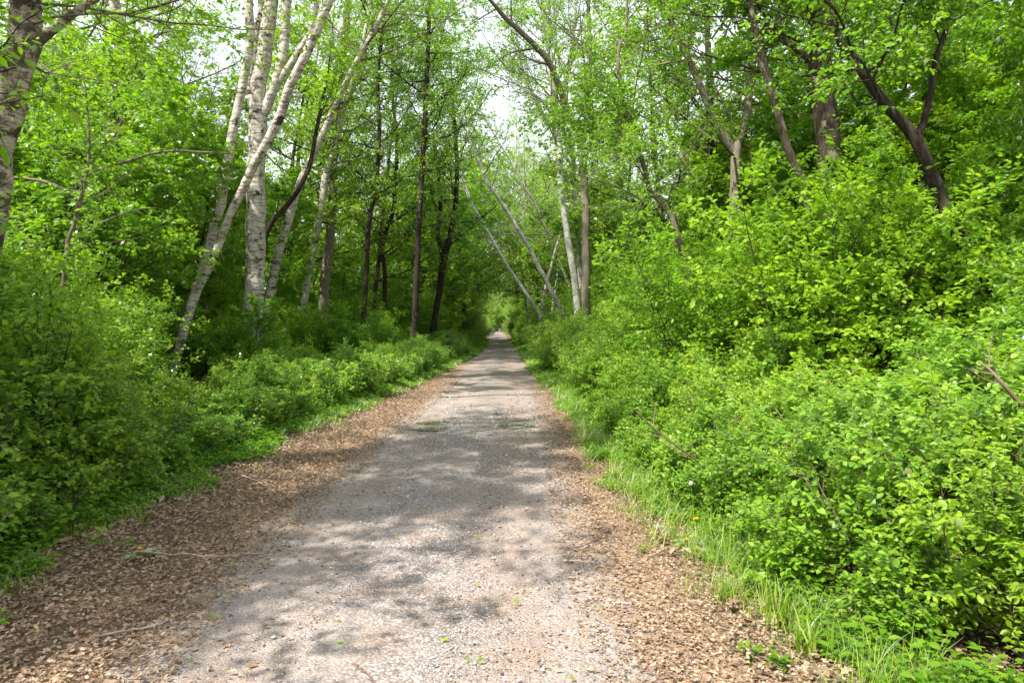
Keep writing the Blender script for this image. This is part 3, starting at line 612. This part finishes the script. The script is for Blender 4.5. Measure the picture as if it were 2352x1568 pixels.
hero('curved_tree', 'brown tree whose main limb curves far left across the open sky', 'the curving-limbed tree', 'smooth', 22,
     [(1352, 850, 22), (1347, 700, 20), (1345, 600, 19), (1345, 504, 18), (1341, 396, 18), (1338, 335, 18), (1348, 295, 13), (1350, 216, 12), (1354, 144, 11), (1354, 90, 10), (1352, 36, 9)],
     [dict(p=[(1337, 338, 16), (1327, 313, 16), (1312, 274, 16), (1294, 227, 15), (1280, 187, 14), (1262, 144, 14), (1237, 112, 13), (1215, 90, 13), (1190, 68, 12), (1165, 47, 11), (1147, 25, 10), (1129, 4, 8)], ext=1.5, d1=20)],
     ext=3, seed=55, tmin=.5, leaf=.075, dens=.6, limb_k=(7, 6, 5, 7))
hero('crooked_tree', 'slender crooked grey tree bending up out of the bushes right of the sky gap', 'the slender crooked grey tree', 'twig', 13,
     [(1580, 640, 13), (1550, 522, 13), (1532, 482, 12), (1507, 454, 12), (1485, 428, 12), (1482, 382, 11), (1464, 338, 11), (1449, 299, 10), (1435, 259, 10), (1424, 191, 9), (1420, 119, 8), (1438, 72, 7), (1440, 20, 6)],
     [dict(p=[(1468, 350, 6), (1440, 342, 6), (1424, 337, 6), (1377, 324, 5), (1352, 310, 5), (1320, 290, 3)], ext=.3), dict(p=[(1600, 425, 6), (1590, 403, 6), (1561, 360, 6), (1532, 338, 5), (1471, 310, 4), (1430, 290, 3)], ext=.3, d=12.5)],
     ext=2, seed=56, tmin=.3, k=(18, 9, 7, 9), leaf=.07, ratio=.3)
hero('forked_tree', 'grey-brown tree forking into a wide Y against a patch of sky', 'the wide Y-forked tree', 'smooth', 17,
     [(1690, 640, 26), (1688, 468, 24), (1690, 396, 23), (1690, 346, 23), (1703, 306, 17), (1719, 252, 16), (1720, 198, 15), (1716, 144, 14), (1724, 60, 13), (1732, 0, 12)],
     [dict(p=[(1689, 350, 20), (1662, 306, 19), (1644, 277, 18), (1615, 216, 17), (1586, 144, 15), (1550, 72, 14), (1528, 11, 12)], ext=3)], ext=3, seed=57, tmin=.45, leaf=.07, dens=1.)
hero('dark_tree', 'dark upright trunk just left of the wide Y-forked tree', 'the dark upright trunk', 'dark', 20,
     [(1628, 700, 19), (1629, 396, 18), (1633, 324, 17), (1629, 216, 16), (1626, 108, 14), (1622, 0, 12)], ext=4, seed=58, tmin=.4, leaf=.07)
hero('leaning_tree', 'leaning brown trunk left of the big furrowed trunk', 'the leaning brown trunk', 'brown', 12,
     [(1880, 640, 21.3), (1850, 440, 19.7), (1808, 338, 18.9), (1790, 270, 17.2), (1772, 216, 16.4), (1759, 171, 15.6), (1741, 104, 14.8), (1730, 40, 13.1)], ext=3, seed=59, tmin=.68, k=(14, 9, 7, 9), leaf=.065, ratio=.3)
hero('big_tree', 'big furrowed trunk with pale bare patches of bark, upper right', 'the big furrowed trunk', 'brown', 12.5,
     [(1925, 800, 62), (1915, 560, 58), (1905, 400, 56), (1894, 252, 54), (1882, 180, 52), (1885, 112, 50), (1878, 36, 46), (1872, -20, 44)],
     [dict(p=[(1886, 150, 14), (1855, 135, 13), (1820, 105, 12), (1790, 80, 10)], ext=1.5)], ext=5, seed=60, tmin=.45, leaf=.085, shape='maple', ratio=.28, k=(22, 9, 7, 9))
hero('twisted_tree', 'twisted dark trunk leaning left out of the bushes and forking into two heavy limbs', 'the twisted forking trunk', 'dark', 8.5,
     [(2300, 760, 35.3), (2258, 640, 33.6), (2222, 566, 31.9), (2190, 526, 33.6), (2163, 463, 31.1), (2141, 405, 29.4), (2114, 351, 28.6), (2100, 306, 26.9), (2060, 274, 23.5), (2024, 225, 22.7), (1992, 180, 21.8), (1970, 148, 19.3), (1938, 112, 16.0), (1920, 81, 13.4), (1911, 30, 10.9)],
     [dict(p=[(2104, 315, 16.8), (2123, 279, 16.8), (2136, 225, 15.1), (2145, 171, 14.3), (2154, 121, 13.4), (2177, 54, 11.8), (2185, 0, 10.1)], ext=2),
      dict(p=[(1985, 170, 10.1), (2010, 150, 10.1), (2022, 138, 8.4)], ext=.8), dict(p=[(2024, 228, 5.9), (1985, 240, 4.2), (1955, 215, 3.4), (1948, 180, 2.5)], ext=0, leafy=False)],
     ext=1.5, seed=61, tmin=.62, leaf=.065, ratio=.25, shape='round', k=(12, 9, 7, 9), limb_k=(8, 9, 7, 9))

# ------------------------------------------------------------------ thickets and the wood behind
rp_ = np.random.default_rng(77)
def whereis(x, y):
    bx, by, s = min(HEROES, key=lambda h: (h[0] - x) ** 2 + ((h[1] - y) * .8) ** 2)
    dx, dy = x - bx, y - by
    if math.hypot(dx, dy) < 1.3: return 'at the foot of ' + s
    if abs(dy) > abs(dx): return ('behind ' if dy > 0 else 'in front of ') + s
    return ('right of ' if dx > 0 else 'left of ') + s
def lab(kindword, x, y, s):
    big = 'large' if s > 1.15 else ('small' if s < .85 else 'middling')
    side = 'left' if x < 0 else 'right'
    if y < 0: return f'{big} {kindword} beside the camera, casting its shade on the path'
    if y > 45: return f'{big} {kindword} far down the {side} side of the path'
    return f'{big} {kindword} {whereis(x, y)}'
KW = {'near': ('shrub', 'glossy-leaved shrub', 'shrub', 'shrubs of the thickets beside the path'),
      'small': ('low_shrub', 'low shrub', 'shrub', 'low shrubs along the path margins'),
      'mid': ('bush', 'many-stemmed bush', 'bush', 'bushes of the thickets beside the path'),
      'tall': ('tall_bush', 'high green bush', 'bush', 'high bushes behind the thickets'),
      'sapling': ('sapling', 'slender sapling', 'tree', 'young trees of the wood'),
      'maple': ('young_maple', 'young maple', 'tree', 'young maples of the wood'),
      'tree': ('leafy_tree', 'leafy tree', 'tree', 'full grown trees of the wood'),
      'birch': ('sparse_birch', 'fine-twigged birch', 'tree', 'sparse birches of the wood')}
CNT = {}
def put(kind, x, y, s):
    nm, kw, cat, grp = KW[kind]; i = CNT.get(kind, 0); CNT[kind] = i + 1
    lb = lab(kw, x, y, s if kind not in ('sapling', 'maple', 'tree', 'birch') else s)
    sc = (s * rp_.uniform(.9, 1.1), s * rp_.uniform(.9, 1.1), s * rp_.uniform(.88, 1.12))
    place(kind, i + int(rp_.integers(3)), x, y, sc, rp_.uniform(0, 6.28), nm, lb, cat, grp, tilt=(rp_.normal(0, .05), rp_.normal(0, .05)))
# trees added left of and behind the camera so their crowns dapple the path
for x, y, s in ((-8.0, -1.4, .68), (-6.3, 1.6, .70), (-5.1, 3.2, .64)): put('tree', x, y, s)
put('birch', -10.6, 3.4, .95)
rp_ = np.random.default_rng(78)
RAD = {'tall': 1.1, 'sapling': 1.6, 'maple': 2.2, 'tree': 3.6, 'birch': 2.0}
def hides(kind, x, y, s):                    # keep the crowns out of the gaps through which the trunks show
    if kind not in RAD or y < 1 or (kind == 'tall' and x > 0): return False
    px, _, _ = proj((x, y, 1.6)); w_ = RAD[kind] * s * 1568 / y * (.30 if x > 0 else 1.0 if kind == 'sapling' and y < 13 else .62)
    return any(y < d_ + .3 and any(abs(px - q[0]) < w_ and 60 < q[1] < (950 if x < 0 else 800) for q in pts) for d_, pts in LINES)
HT = {'near': 1.35, 'small': .62, 'mid': 1.9, 'tall': 3.4}
def cap(kind, x, y, s):                      # the banks' real heights: low under the birches, rising outward
    if kind not in HT or y < 3 or y > 40: return s
    px = proj((x, y, 1.))[0]
    if x < 0:
        if px < 110: return s
        line = np.interp(px, [110, 230, 290, 350, 470, 600, 800, 950, 1100], [480, 690, 850, 940, 905, 860, 800, 775, 735]); lo, hi = .78, 3.5
    else:
        line = np.interp(px, [1200, 1400, 1600, 1900, 2050, 2200, 2352], [690, 600, 520, 400, 430, 600, 640]); lo, hi = .5, 9
    if x < 0 and 300 < px < 480 and y < 14: lo = .36
    z = float(np.clip(1.6 + (745 - line) / 1568 * y, lo * (rp_.uniform(.75, 1.7) if x < 0 and y > 9 else 1), hi)) * (1.0 + .12 * math.sin(x * 7 + y * 3))
    return min(s, z / HT[kind] * (.95 if kind != 'near' else 1.1)) if x < 0 else min(s, z / HT[kind])
def row(kind, sgn, off0, off1, y0, y1, step, s0, s1, jit=.4, skip=None):
    y = y0
    while y < y1:
        yy = y + rp_.uniform(-jit, jit) * step; off = rp_.uniform(off0, off1)
        x = (float(XL(yy)) - off) if sgn < 0 else (float(XR(yy)) + off)
        y += step * (1 + .02 * max(y - 10, 0))
        sc = cap(kind, x, yy, rp_.uniform(s0, s1))
        if hides(kind, x, yy, sc): continue
        put(kind, x, yy, sc)
# right side
row('small', 1, .30, .5, 3.4, 12, .55, .6, 1.05)
row('near', 1, .75, 1.0, 2.2, 14, .62, .55, .8)
row('near', 1, 1.4, 1.7, 2.0, 14, .7, .8, 1.05)
row('near', 1, 2.1, 2.6, 2.3, 12, .85, 1.0, 1.25)
row('near', 1, 3.2, 3.8, 4.0, 12, 1.0, 1.2, 1.4)
row('mid', 1, .75, 1.1, 13.5, 60, 1.25, .55, .85)
row('mid', 1, 1.9, 2.6, 9, 50, 1.5, .9, 1.25)
row('tall', 1, 3.6, 4.8, 6.0, 11, 1.3, .85, 1.1)
row('tall', 1, 5.2, 6.5, 7.0, 12, 1.5, 1.0, 1.25)
row('tall', 1, 3.2, 5.2, 11, 30, 1.5, .9, 1.2)
row('mid', 1, 4.4, 5.4, 6, 26, 1.6, 1.0, 1.35)
row('tall', 1, 3.4, 4.6, 10, 60, 1.9, .85, 1.25)
row('tall', 1, 6.5, 8, 6.5, 40, 2.0, .9, 1.3)
row('sapling', 1, 5., 6.8, 8.5, 70, 2.1, .75, 1.2)
row('maple', 1, 7.5, 10.5, 10, 60, 3.6, .8, 1.15)
row('sapling', 1, 10, 14, 12, 60, 3.2, .9, 1.3)
row('tree', 1, 7, 12, 15, 100, 6.5, .75, 1.0)
row('tree', 1, 13, 20, 14, 60, 5.5, .85, 1.1)
row('birch', 1, 3.5, 7, 34, 110, 6.0, .8, 1.1)
# left side
row('small', -1, .35, .6, 4.2, 13, .60, .75, 1.25)
row('near', -1, .8, 1.1, 3.8, 13, .62, .7, 1.0)
row('near', -1, 1.5, 2.1, 4, 12, .8, .95, 1.25)
row('mid', -1, .8, 1.2, 13, 60, 1.25, .40, .65)
row('mid', -1, 2.4, 3.2, 5.2, 11, 1.4, .85, 1.2)
row('small', -1, .3, .6, 13, 34, .8, 1.0, 1.6)
row('mid', -1, 1.5, 2.2, 11, 40, 1.3, .5, .75)
row('mid', -1, 2.2, 3.2, 11, 60, 1.4, .5, .75)
row('mid', -1, 4.2, 5.5, 11, 50, 1.6, .6, .85)
row('mid', -1, 6.5, 8.5, 12, 50, 1.8, .8, 1.1)
row('mid', -1, 10, 13, 15, 50, 2.2, 1., 1.4)
row('tall', -1, 9, 12, 28, 60, 2.0, .8, 1.2)
row('tall', -1, 13, 17, 20, 60, 2.2, 1.0, 1.5)
row('sapling', -1, 12, 20, 24, 60, 2.2, .9, 1.5)
row('sapling', -1, 3.3, 4.6, 5.5, 12, 1.6, .5, .75)
row('maple', -1, 1.8, 4.2, 19, 75, 3.6, 1.1, 1.7)
row('maple', 1, 3.2, 6.0, 15, 70, 3.8, 1.0, 1.5)
row('tall', -1, 3.8, 5, 7.5, 20, 2.4, .75, .95)
for x_, y_, s_ in ((-4.0, 5.9, .58), (-5.3, 7.4, .72), (-6.0, 10.2, .95), (-7.4, 10.4, 1.05), (-8.6, 12, 1.15), (-4.9, 8.2, .5), (-7.2, 8.2, .9)): put('tall', x_, y_, cap('tall', x_, y_, s_))
for x_, y_, s_ in ((-10.5, 22, 1.1), (-9.0, 24, 1.0), (-7.4, 30.5, 1.0), (-9.5, 30, 1.3), (-6.4, 31.5, .9), (-5.2, 37.5, 1.0), (-4.2, 38.5, .9), (-6.8, 37, 1.2), (-8.4, 35, 1.3), (-3.4, 41, .8)): put('tall', x_, y_, s_)
for x_, y_, s_ in ((-4.4, 5.0, .70), (-5.1, 6.5, .8)): put('tall', x_, y_, s_)
for x_, y_, s_ in ((4.7, 9.6, 1.12), (4.0, 8.6, .98), (5.6, 10.6, 1.2), (3.6, 10.2, .95)): put('tall', x_, y_, s_)
for x_, y_, s_ in ((-9, 28, 1.0), (-6.6, 34.5, 1.0), (-5.0, 41, .9), (-12.5, 25, 1.1), (6.8, 25, .95), (5.8, 34, .95), (9.5, 19.5, .95), (-14, 19, 1.0)): put('tree', x_, y_, s_)
put('sapling', -5.35, 15.0, .40)
for x_, y_, s_ in ((-5.7, 15.6, .5), (-7.2, 18.6, .7), (-5.0, 16.8, .42), (-6.4, 21, .6)): put('tall', x_, y_, s_)
for i_ in range(34):
    y_ = rp_.uniform(11.5, 34); x_ = float(XL(y_)) - rp_.uniform(2.6, 7.5); px_ = proj((x_, y_, 1))[0]
    if 300 < px_ < 500 and y_ < 14 or 520 < px_ < 650 and y_ < 17: continue
    put('tall', x_, y_, rp_.uniform(.30, .52) * (1 + .012 * y_))
for x_, y_, s_ in ((-8, 11, .9), (-7, 11.5, .75), (-8.6, 15, 1.0), (-10.5, 15, 1.1), (-9.5, 18, 1.2), (-7.3, 13, .8), (9.6, 11.6, 1.0), (8.3, 13.6, 1.0), (10.5, 15, 1.2), (7.6, 18, 1.1)): put('maple', x_, y_, s_)
row('tall', -1, 4.5, 6.5, 20, 60, 3.0, .7, 1.0)
row('sapling', -1, 4.5, 6.5, 8.5, 36, 2.2, .8, 1.2)
row('sapling', -1, 2.8, 4.5, 38, 90, 3.4, .8, 1.2)
row('maple', -1, 7, 10, 11, 60, 3.3, .9, 1.2)
row('sapling', -1, 10, 15, 13, 60, 3.0, .9, 1.3)
row('tree', -1, 7, 11, 14, 100, 7.0, .75, 1.05)
row('tree', -1, 15, 22, 16, 60, 8.0, .9, 1.1)
row('birch', -1, 6, 10, 24, 60, 9, .8, 1.05)
row('sapling', -1, 7, 10, 30, 80, 2.5, .9, 1.4)
row('maple', -1, 2.5, 5, 37, 80, 4, 1.2, 1.7)
# the wood closes over the far end of the path
for sgn in (-1, 1):
    row('mid', sgn, .5, 1.0, 60, 150, 3.0, .9, 1.3)
    row('tall', sgn, 1.6, 2.6, 58, 160, 3.2, .9, 1.4)
    row('sapling', sgn, 2.6, 4, 75, 165, 5, 1.0, 1.4)
for x, y, s in ((-5, 172, 1.1), (0.5, 176, 1.2), (5, 170, 1.15), (-1.5, 190, 1.3), (3, 195, 1.3)): put('tree', x, y, s)
for x, y in ((-1.8, 158), (.4, 162), (2.4, 160), (-.8, 170)): put('sapling', x, y, 1.6)
for x, y in ((-3, 166), (-.5, 168), (2, 167), (4.5, 166), (-1.2, 150), (.2, 156), (1.6, 152), (-.2, 196), (1.2, 198), (-1.6, 197)): put('tall', x, y, 1.5)
for x, y, s in ((-2.3, 50, 1.0), (3.4, 53, 1.05), (-2.0, 74, 1.35), (2.9, 78, 1.4), (2.3, 61, 1.25), (-1.7, 63, 1.25), (-3.9, 43, .82), (5.2, 47, .8), (-3.6, 52, .9), (4.6, 62, .85), (-4, 66, 1.0), (4.2, 80, 1.), (-3.4, 84, 1.), (-3.6, 100, 1.1), (3.6, 98, 1.1), (-3, 125, 1.1), (3.4, 130, 1.1), (-2.4, 148, 1.1), (3, 150, 1.1)): put('tree', x, y, s)
for x, y, s in ((2.6, 41, .85), (3.6, 47, 1.0), (3.0, 56, 1.0), (5.4, 43, .95), (2.6, 64, 1.1), (-2.6, 60, 1.05), (3.8, 72, 1.15)): put('birch', x, y, s)

# ------------------------------------------------------------------ small things
def stick(name, label, pts, r0, mat=M_STICK, tint=.6, twigs=(), z=.02, cat='stick'):
    P = np.array([gd(px, py, z) + np.array([0, 0, dz]) for px, py, dz in pts]); base = P[0].copy(); base[2] = 0
    n = 14; S = smooth_line(np.hstack([P, np.zeros((len(P), 1))]), n)[:, :3]
    r = np.random.default_rng(int(pts[0][0])); S += r.normal(0, r0 * .5, S.shape)
    g = Geo(); g.tubes((S - base)[None], np.linspace(r0, r0 * .45, n)[None] * r.uniform(.85, 1.15, (1, n)), 6, np.array([tint]))
    for f, ax, ay, ln in twigs:
        q = (S - base)[int(f * (n - 1))]; e = np.array([q + np.array([ax, ay, .15]) * ln * t_ for t_ in (0, .5, 1)]); g.tubes(e[None], np.array([[r0 * .6, r0 * .4, r0 * .2]]), 5, np.array([tint]))
    o = link(name, g.build(name, [mat], True)); o.location = base; return tag(o, label, cat)
stick('fallen_stick', 'long thin grey stick lying on the leaf litter at the left edge of the gravel', [(308, 1271, .02), (380, 1274, .01), (450, 1278, .015), (530, 1279, .01), (560, 1272, .01), (600, 1275, .01)], .0085, tint=.75, twigs=((.05, .3, -1, .10), (.7, .8, .6, .08)))
stick('fallen_stick', 'short pale brown stick on the dead leaves near the bottom left corner', [(215, 1462, .01), (268, 1460, .02), (300, 1452, .015), (365, 1442, .02), (388, 1432, .03)], .0075, tint=.8, twigs=((.8, .6, .8, .06),))
stick('fallen_stick', 'reddish dark twig at the bottom middle of the gravel', [(812, 1530, .01), (830, 1545, .015), (850, 1562, .01), (878, 1590, .01)], .0065, tint=.15)
stick('fallen_stick', 'pale straight splinter on the right margin beside a dandelion', [(1296, 1288, .005), (1326, 1289, .008), (1356, 1291, .006)], .008, tint=1.)
stick('fallen_stick', 'pale splinter low on the right margin of the gravel', [(1400, 1382, .005), (1420, 1384, .008), (1442, 1386, .006)], .008, tint=1.)
stick('fallen_twig', 'dark branched twig lying on the right margin', [(1380, 1240, .02), (1345, 1255, .02), (1310, 1266, .01), (1275, 1275, .01)], .004, tint=.05, twigs=((.3, -.6, .8, .16), (.55, -.9, -.4, .12)))
stick('fallen_stick', 'dry pale stick poking out of the litter where the left margin widens', [(555, 1095, .02), (590, 1108, .02), (612, 1118, .01)], .009, tint=.9)
def airstick(name, label, pts, d, r0, tint=.4, cat='branch'):
    P = np.array([at(px, py, dd) for px, py, dd in pts]); base = np.array([P[0][0], P[0][1], 0.])
    S = smooth_line(np.hstack([P, np.zeros((len(P), 1))]), 16)[:, :3]; g = Geo()
    g.tubes((S - base)[None], np.linspace(r0, r0 * .35, 16)[None], 6, np.array([tint]))
    for f, dx, dz in ((.45, -.12, .05), (.7, -.1, .02), (.8, .02, .1)):
        q = (S - base)[int(f * 15)]; e = np.array([q, q + np.array([dx, .03, dz]), q + np.array([dx * 1.8, .02, dz * 2.2])]); g.tubes(e[None], np.array([[r0 * .4, r0 * .3, r0 * .15]]), 5, np.array([tint]))
    o = link(name, g.build(name, [M_STICK])); o.location = base; return tag(o, label, cat)
airstick('dead_branch', 'bare grey branch reaching left out of the right thicket above the herbs', [(1618, 1160, 6.0), (1616, 1107, 6.0), (1613, 1070, 6.0), (1570, 1035, 5.9), (1510, 990, 5.8), (1457, 940, 5.7)], 6, .012)
airstick('dead_branch', 'thick brown dead branch lying inside the bright bushes at the right edge', [(2345, 930, 4.0), (2300, 878, 4.0), (2275, 850, 4.05), (2248, 831, 4.1)], 4, .014, .25)

def leaf_thing(name, label, px, py, size, mat, shape, rz, tint, grp=None, curl=.25):
    g = Geo(); g.leaves(np.zeros((1, 3)) + A_((0, 0, .004)), A_((math.cos(rz), math.sin(rz), .05)), A_((.1, -.15, 1)), np.array([size]), np.array([tint]), shape, curl)
    th = g.V[0]; g.tubes(np.array([[[0, 0, .004], [-.012 * math.cos(rz), -.012 * math.sin(rz), .006], [-.022 * math.cos(rz), -.02 * math.sin(rz), .01]]]), .0009, 4, np.array([tint]))
    o = link(name, g.build(name, [mat])); q = gd(px, py, .03); o.location = (q[0], q[1], .026); return tag(o, label, 'leaf', grp)
GL_ = [(772, 1425, 'left of the middle of the gravel'), (1098, 1343, 'on the gravel above the middle'), (1196, 1378, 'right of the middle of the gravel'), (1380, 1389, 'large and dark, on the right margin by the pale splinter'),
       (1012, 1470, 'pale, in the coarse middle gravel'), (1078, 1516, 'left one of a close pair at the bottom'), (1111, 1510, 'right one of a close pair at the bottom'), (906, 1233, 'in the shade patch mid path'),
       (548, 1197, 'on the litter of the left margin'), (790, 1477, 'dull, below the bright one left of the middle'), (1022, 1313, 'small, at the top of the coarse gravel strip'), (1328, 1186, 'on the brown right margin'),
       (488, 1417, 'at the left edge of the gravel'), (1102, 1231, 'small, between two shade patches'), (534, 1289, 'just below the long grey stick'), (1306, 1556, 'at the bottom right of the gravel'), (440, 1516, 'bright, low on the left gravel')]
for i, (px, py, s) in enumerate(GL_):
    leaf_thing('fallen_leaf', 'green fallen leaf, ' + s, px, py, .030 + .026 * ((i * 7) % 5) / 5, M_TREE, 'oval', i * 1.7, ((i * 37) % 10) / 12 + .2, 'green leaves fallen on the path', .1)
leaf_thing('curled_leaf', 'pale curled dry leaf standing at the left herb edge near the puddles', 640, 1000, .12, M_FLUFF, 'oak', .9, .9, None, -.7)

# puddles in the wheel ruts
def puddle(px, py, wpx, depth, label):
    c = gd(px, py, 0); rx = wpx / 1568 * c[1] / 2; r = np.random.default_rng(int(px)); a_ = np.linspace(0, 2 * np.pi, 40, endpoint=False)
    rr = 1 + .10 * np.sin(a_ * 3 + px) + .07 * np.sin(a_ * 5 + 1.3 * px) + r.normal(0, .025, 40)
    V = np.stack([rx * rr * np.cos(a_), depth * rr * np.sin(a_), np.zeros(40)], -1); V2 = V * np.array([1.04, 1.04, 1]) - np.array([0, 0, .006])
    V = np.vstack([V, V2]); sf = np.stack([np.arange(40), np.arange(40) + 40, (np.arange(40) + 1) % 40 + 40, (np.arange(40) + 1) % 40], -1)
    o = link('puddle', mesh('puddle', V, [np.arange(40)[None], sf], [M_WATER])); o.location = (c[0], c[1], .021)
    return tag(o, label, 'puddle', None, 'structure')
puddle(*PUD[0], 'upper puddle of the left wheel rut reflecting green leaves')
puddle(*PUD[1], 'lower puddle of the left wheel rut reflecting green leaves')
puddle(*PUD[2], 'upper thin puddle of the right wheel rut')
puddle(*PUD[3], 'lower bright green puddle of the right wheel rut')

def dandelion(px, py, d, h, label, clock=False):
    q = at(px, py, d); zt = q[2]; r = np.random.default_rng(int(px + py)); root = empty('dandelion', (q[0] + .01, q[1], 0), label, 'flower')
    g = Geo(); g.tubes(np.array([[[0, 0, -.01], [.006, 0, zt * .5], [-.01, 0, zt]]]), np.array([[.0028, .0024, .002]]), 6, np.array([.7])); link('stem', g.build('stem', [M_GRASS]), root)
    g = Geo(); n = 140 if not clock else 260; i = np.arange(n) + .5
    ph = np.arccos(1 - (i / n) * (1.15 if not clock else 1.9)); th = np.pi * (1 + 5 ** .5) * i; D = np.stack([np.cos(th) * np.sin(ph), np.sin(th) * np.sin(ph), np.cos(ph)], -1)
    c = np.array([-.01, 0, zt])
    if clock:
        g.tubes(np.stack([c + D * .003, c + D * .011, c + D * .018], 1), .0003, 3, r.random(n)); g.leaves(c + D * .017, np.cross(D, r.normal(size=(n, 3))), D, np.full(n, .009), r.random(n), 'quad', 0)
    else: g.leaves(np.tile(c, (n, 1)), D * np.array([1, 1, .45]) + np.array([0, 0, .25]), np.array([0, 0, 1.]) + .01 * D, np.full(n, .022), r.random(n), 'oval', .0)
    link('flower_head', g.build('flower_head', [M_FLUFF if clock else M_YELLOW]), root)
    g = Geo(); th = np.arange(9) * 2.4; g.leaves(np.zeros((9, 3)) + A_((0, 0, .01)), np.stack([np.cos(th), np.sin(th), np.full(9, .55)], -1), A_((0, 0, 1)) + np.zeros((9, 3)), r.uniform(.09, .15, 9), r.random(9), 'quad', .5)
    link('leaf_rosette', g.build('leaf_rosette', [M_HERB]), root)
dandelion(1587, 1110, 5.4, .3, 'white dandelion seed head standing above the right-hand herbs', True)
dandelion(1599, 1193, 5.0, .15, 'yellow dandelion flower just below the seed head')
dandelion(1576, 1241, 4.85, .1, 'yellow dandelion at the litter edge, left one of the lower pair')
dandelion(1602, 1262, 4.7, .1, 'yellow dandelion among grass, right one of the lower pair')
dandelion(2152, 1588, 3.05, .08, 'yellow dandelion under the bushes in the bottom right corner')
dandelion(322, 1262, 4.75, .1, 'thin-stemmed yellow dandelion on the left litter above the long stick')

def tuft(px, py, n, h, w_, sp, label):
    q = gd(px, py, 0); r = np.random.default_rng(int(px)); g = Geo(); blades(g, r, r.normal(0, sp, n), r.normal(0, sp, n), h * r.uniform(.5, 1.15, n), w_, .6)
    o = link('grass_tuft', g.build('grass_tuft', [M_GRASS])); o.location = (q[0], q[1], 0); tag(o, label, 'grass tuft', 'grass tufts on the right margin')
tuft(1795, 1435, 60, .26, .0045, .035, 'dense broad-bladed grass tuft low on the right margin')
tuft(1710, 1300, 70, .30, .0028, .09, 'tall thin grass tuft beside the yellow dandelions')
tuft(1640, 1240, 60, .28, .0026, .08, 'tall thin grass tuft behind the yellow dandelions')
tuft(1780, 1330, 60, .32, .0028, .09, 'tall yellowish grass tuft against the dark foot of the bushes')
tuft(1870, 1500, 26, .20, .008, .05, 'wide pale grass blades at the bottom right')
tuft(1545, 1170, 50, .20, .0025, .08, 'short grass tuft under the bare grey branch')
def seedling(px, py, h, size, n, shape, label, seed, mat=M_HERB, z=0.):
    q = gd(px, py, 0); r = np.random.default_rng(seed); root = empty('seedling', (q[0], q[1], 0), label, 'seedling', 'seedlings along the path')
    g = Geo(); P = grow(r, np.zeros((3, 3)) - A_((0, 0, .01)), r.normal(0, .3, (3, 3)) + A_((0, 0, 1)), h, 4, .1); g.tubes(P, .002, 5, np.full(3, .4)); link('stem', g.build('stem', [M_STICK]), root)
    g = Geo(); leaf_on(r, g, P, np.full(P.shape[:2], .002), n, size, shape, .25, 1., .15, .3); link('foliage', g.build('foliage', [mat]), root)
seedling(1735, 1372, .16, .07, 12, 'round', 'low rosette of round bluish leaves on the right margin', 1, M_SHRUB)
seedling(1480, 1268, .04, .045, 5, 'oval', 'tiny bright seedling alone on the right litter', 2)
seedling(1720, 1500, .05, .055, 9, 'oval', 'flat bright seedling at the bottom of the right margin', 3)
seedling(1790, 1530, .05, .055, 12, 'oval', 'second flat seedling near the bottom, against the bush', 4)
seedling(2010, 1500, .14, .085, 8, 'round', 'big-leaved seedling under the bright bushes', 5)
seedling(400, 930, .45, .16, 7, 'maple', 'broad-leaved maple seedling at the foot of the leaning two-stemmed birch', 6)
seedling(232, 1262, .16, .06, 8, 'round', 'bright sprig standing out from the left bushes', 7, M_SHRUB)
seedling(10, 1440, .09, .07, 5, 'round', 'small plant at the left border of the picture on the litter', 8, M_SHRUB)
seedling(290, 1258, .08, .05, 6, 'oval', 'small green plant at the start of the long stick', 9)

# look-alikes beside the same landmark are told apart by how near they stand
ORD = ['nearest', 'second nearest', 'third nearest', 'fourth nearest', 'fifth nearest', 'sixth nearest', 'seventh nearest', 'eighth nearest', 'ninth nearest', 'tenth nearest', 'eleventh nearest', 'twelfth nearest', 'thirteenth nearest', 'fourteenth nearest', 'fifteenth nearest', 'sixteenth nearest', 'seventeenth nearest', 'eighteenth nearest', 'nineteenth nearest', 'twentieth nearest']
same = {}
for o_ in list(SC.objects):
    if o_.parent is None and 'label' in o_: same.setdefault(o_['label'], []).append(o_)
for lb_, os_ in same.items():
    if len(os_) > 1:
        os_.sort(key=lambda q: q.location.y)
        for i_, o_ in enumerate(os_):
            if i_ < 20: o_['label'] = lb_ + ', ' + ('farthest' if i_ == len(os_) - 1 else ORD[i_])
print('objects', len(SC.objects), 'counts', CNT, 'polys', sum(len(m.polygons) for m in bpy.data.meshes))
import collections
dl = collections.Counter(o['label'] for o in SC.objects if o.parent is None and 'label' in o)
print('dup labels', sum(v - 1 for v in dl.values() if v > 1))
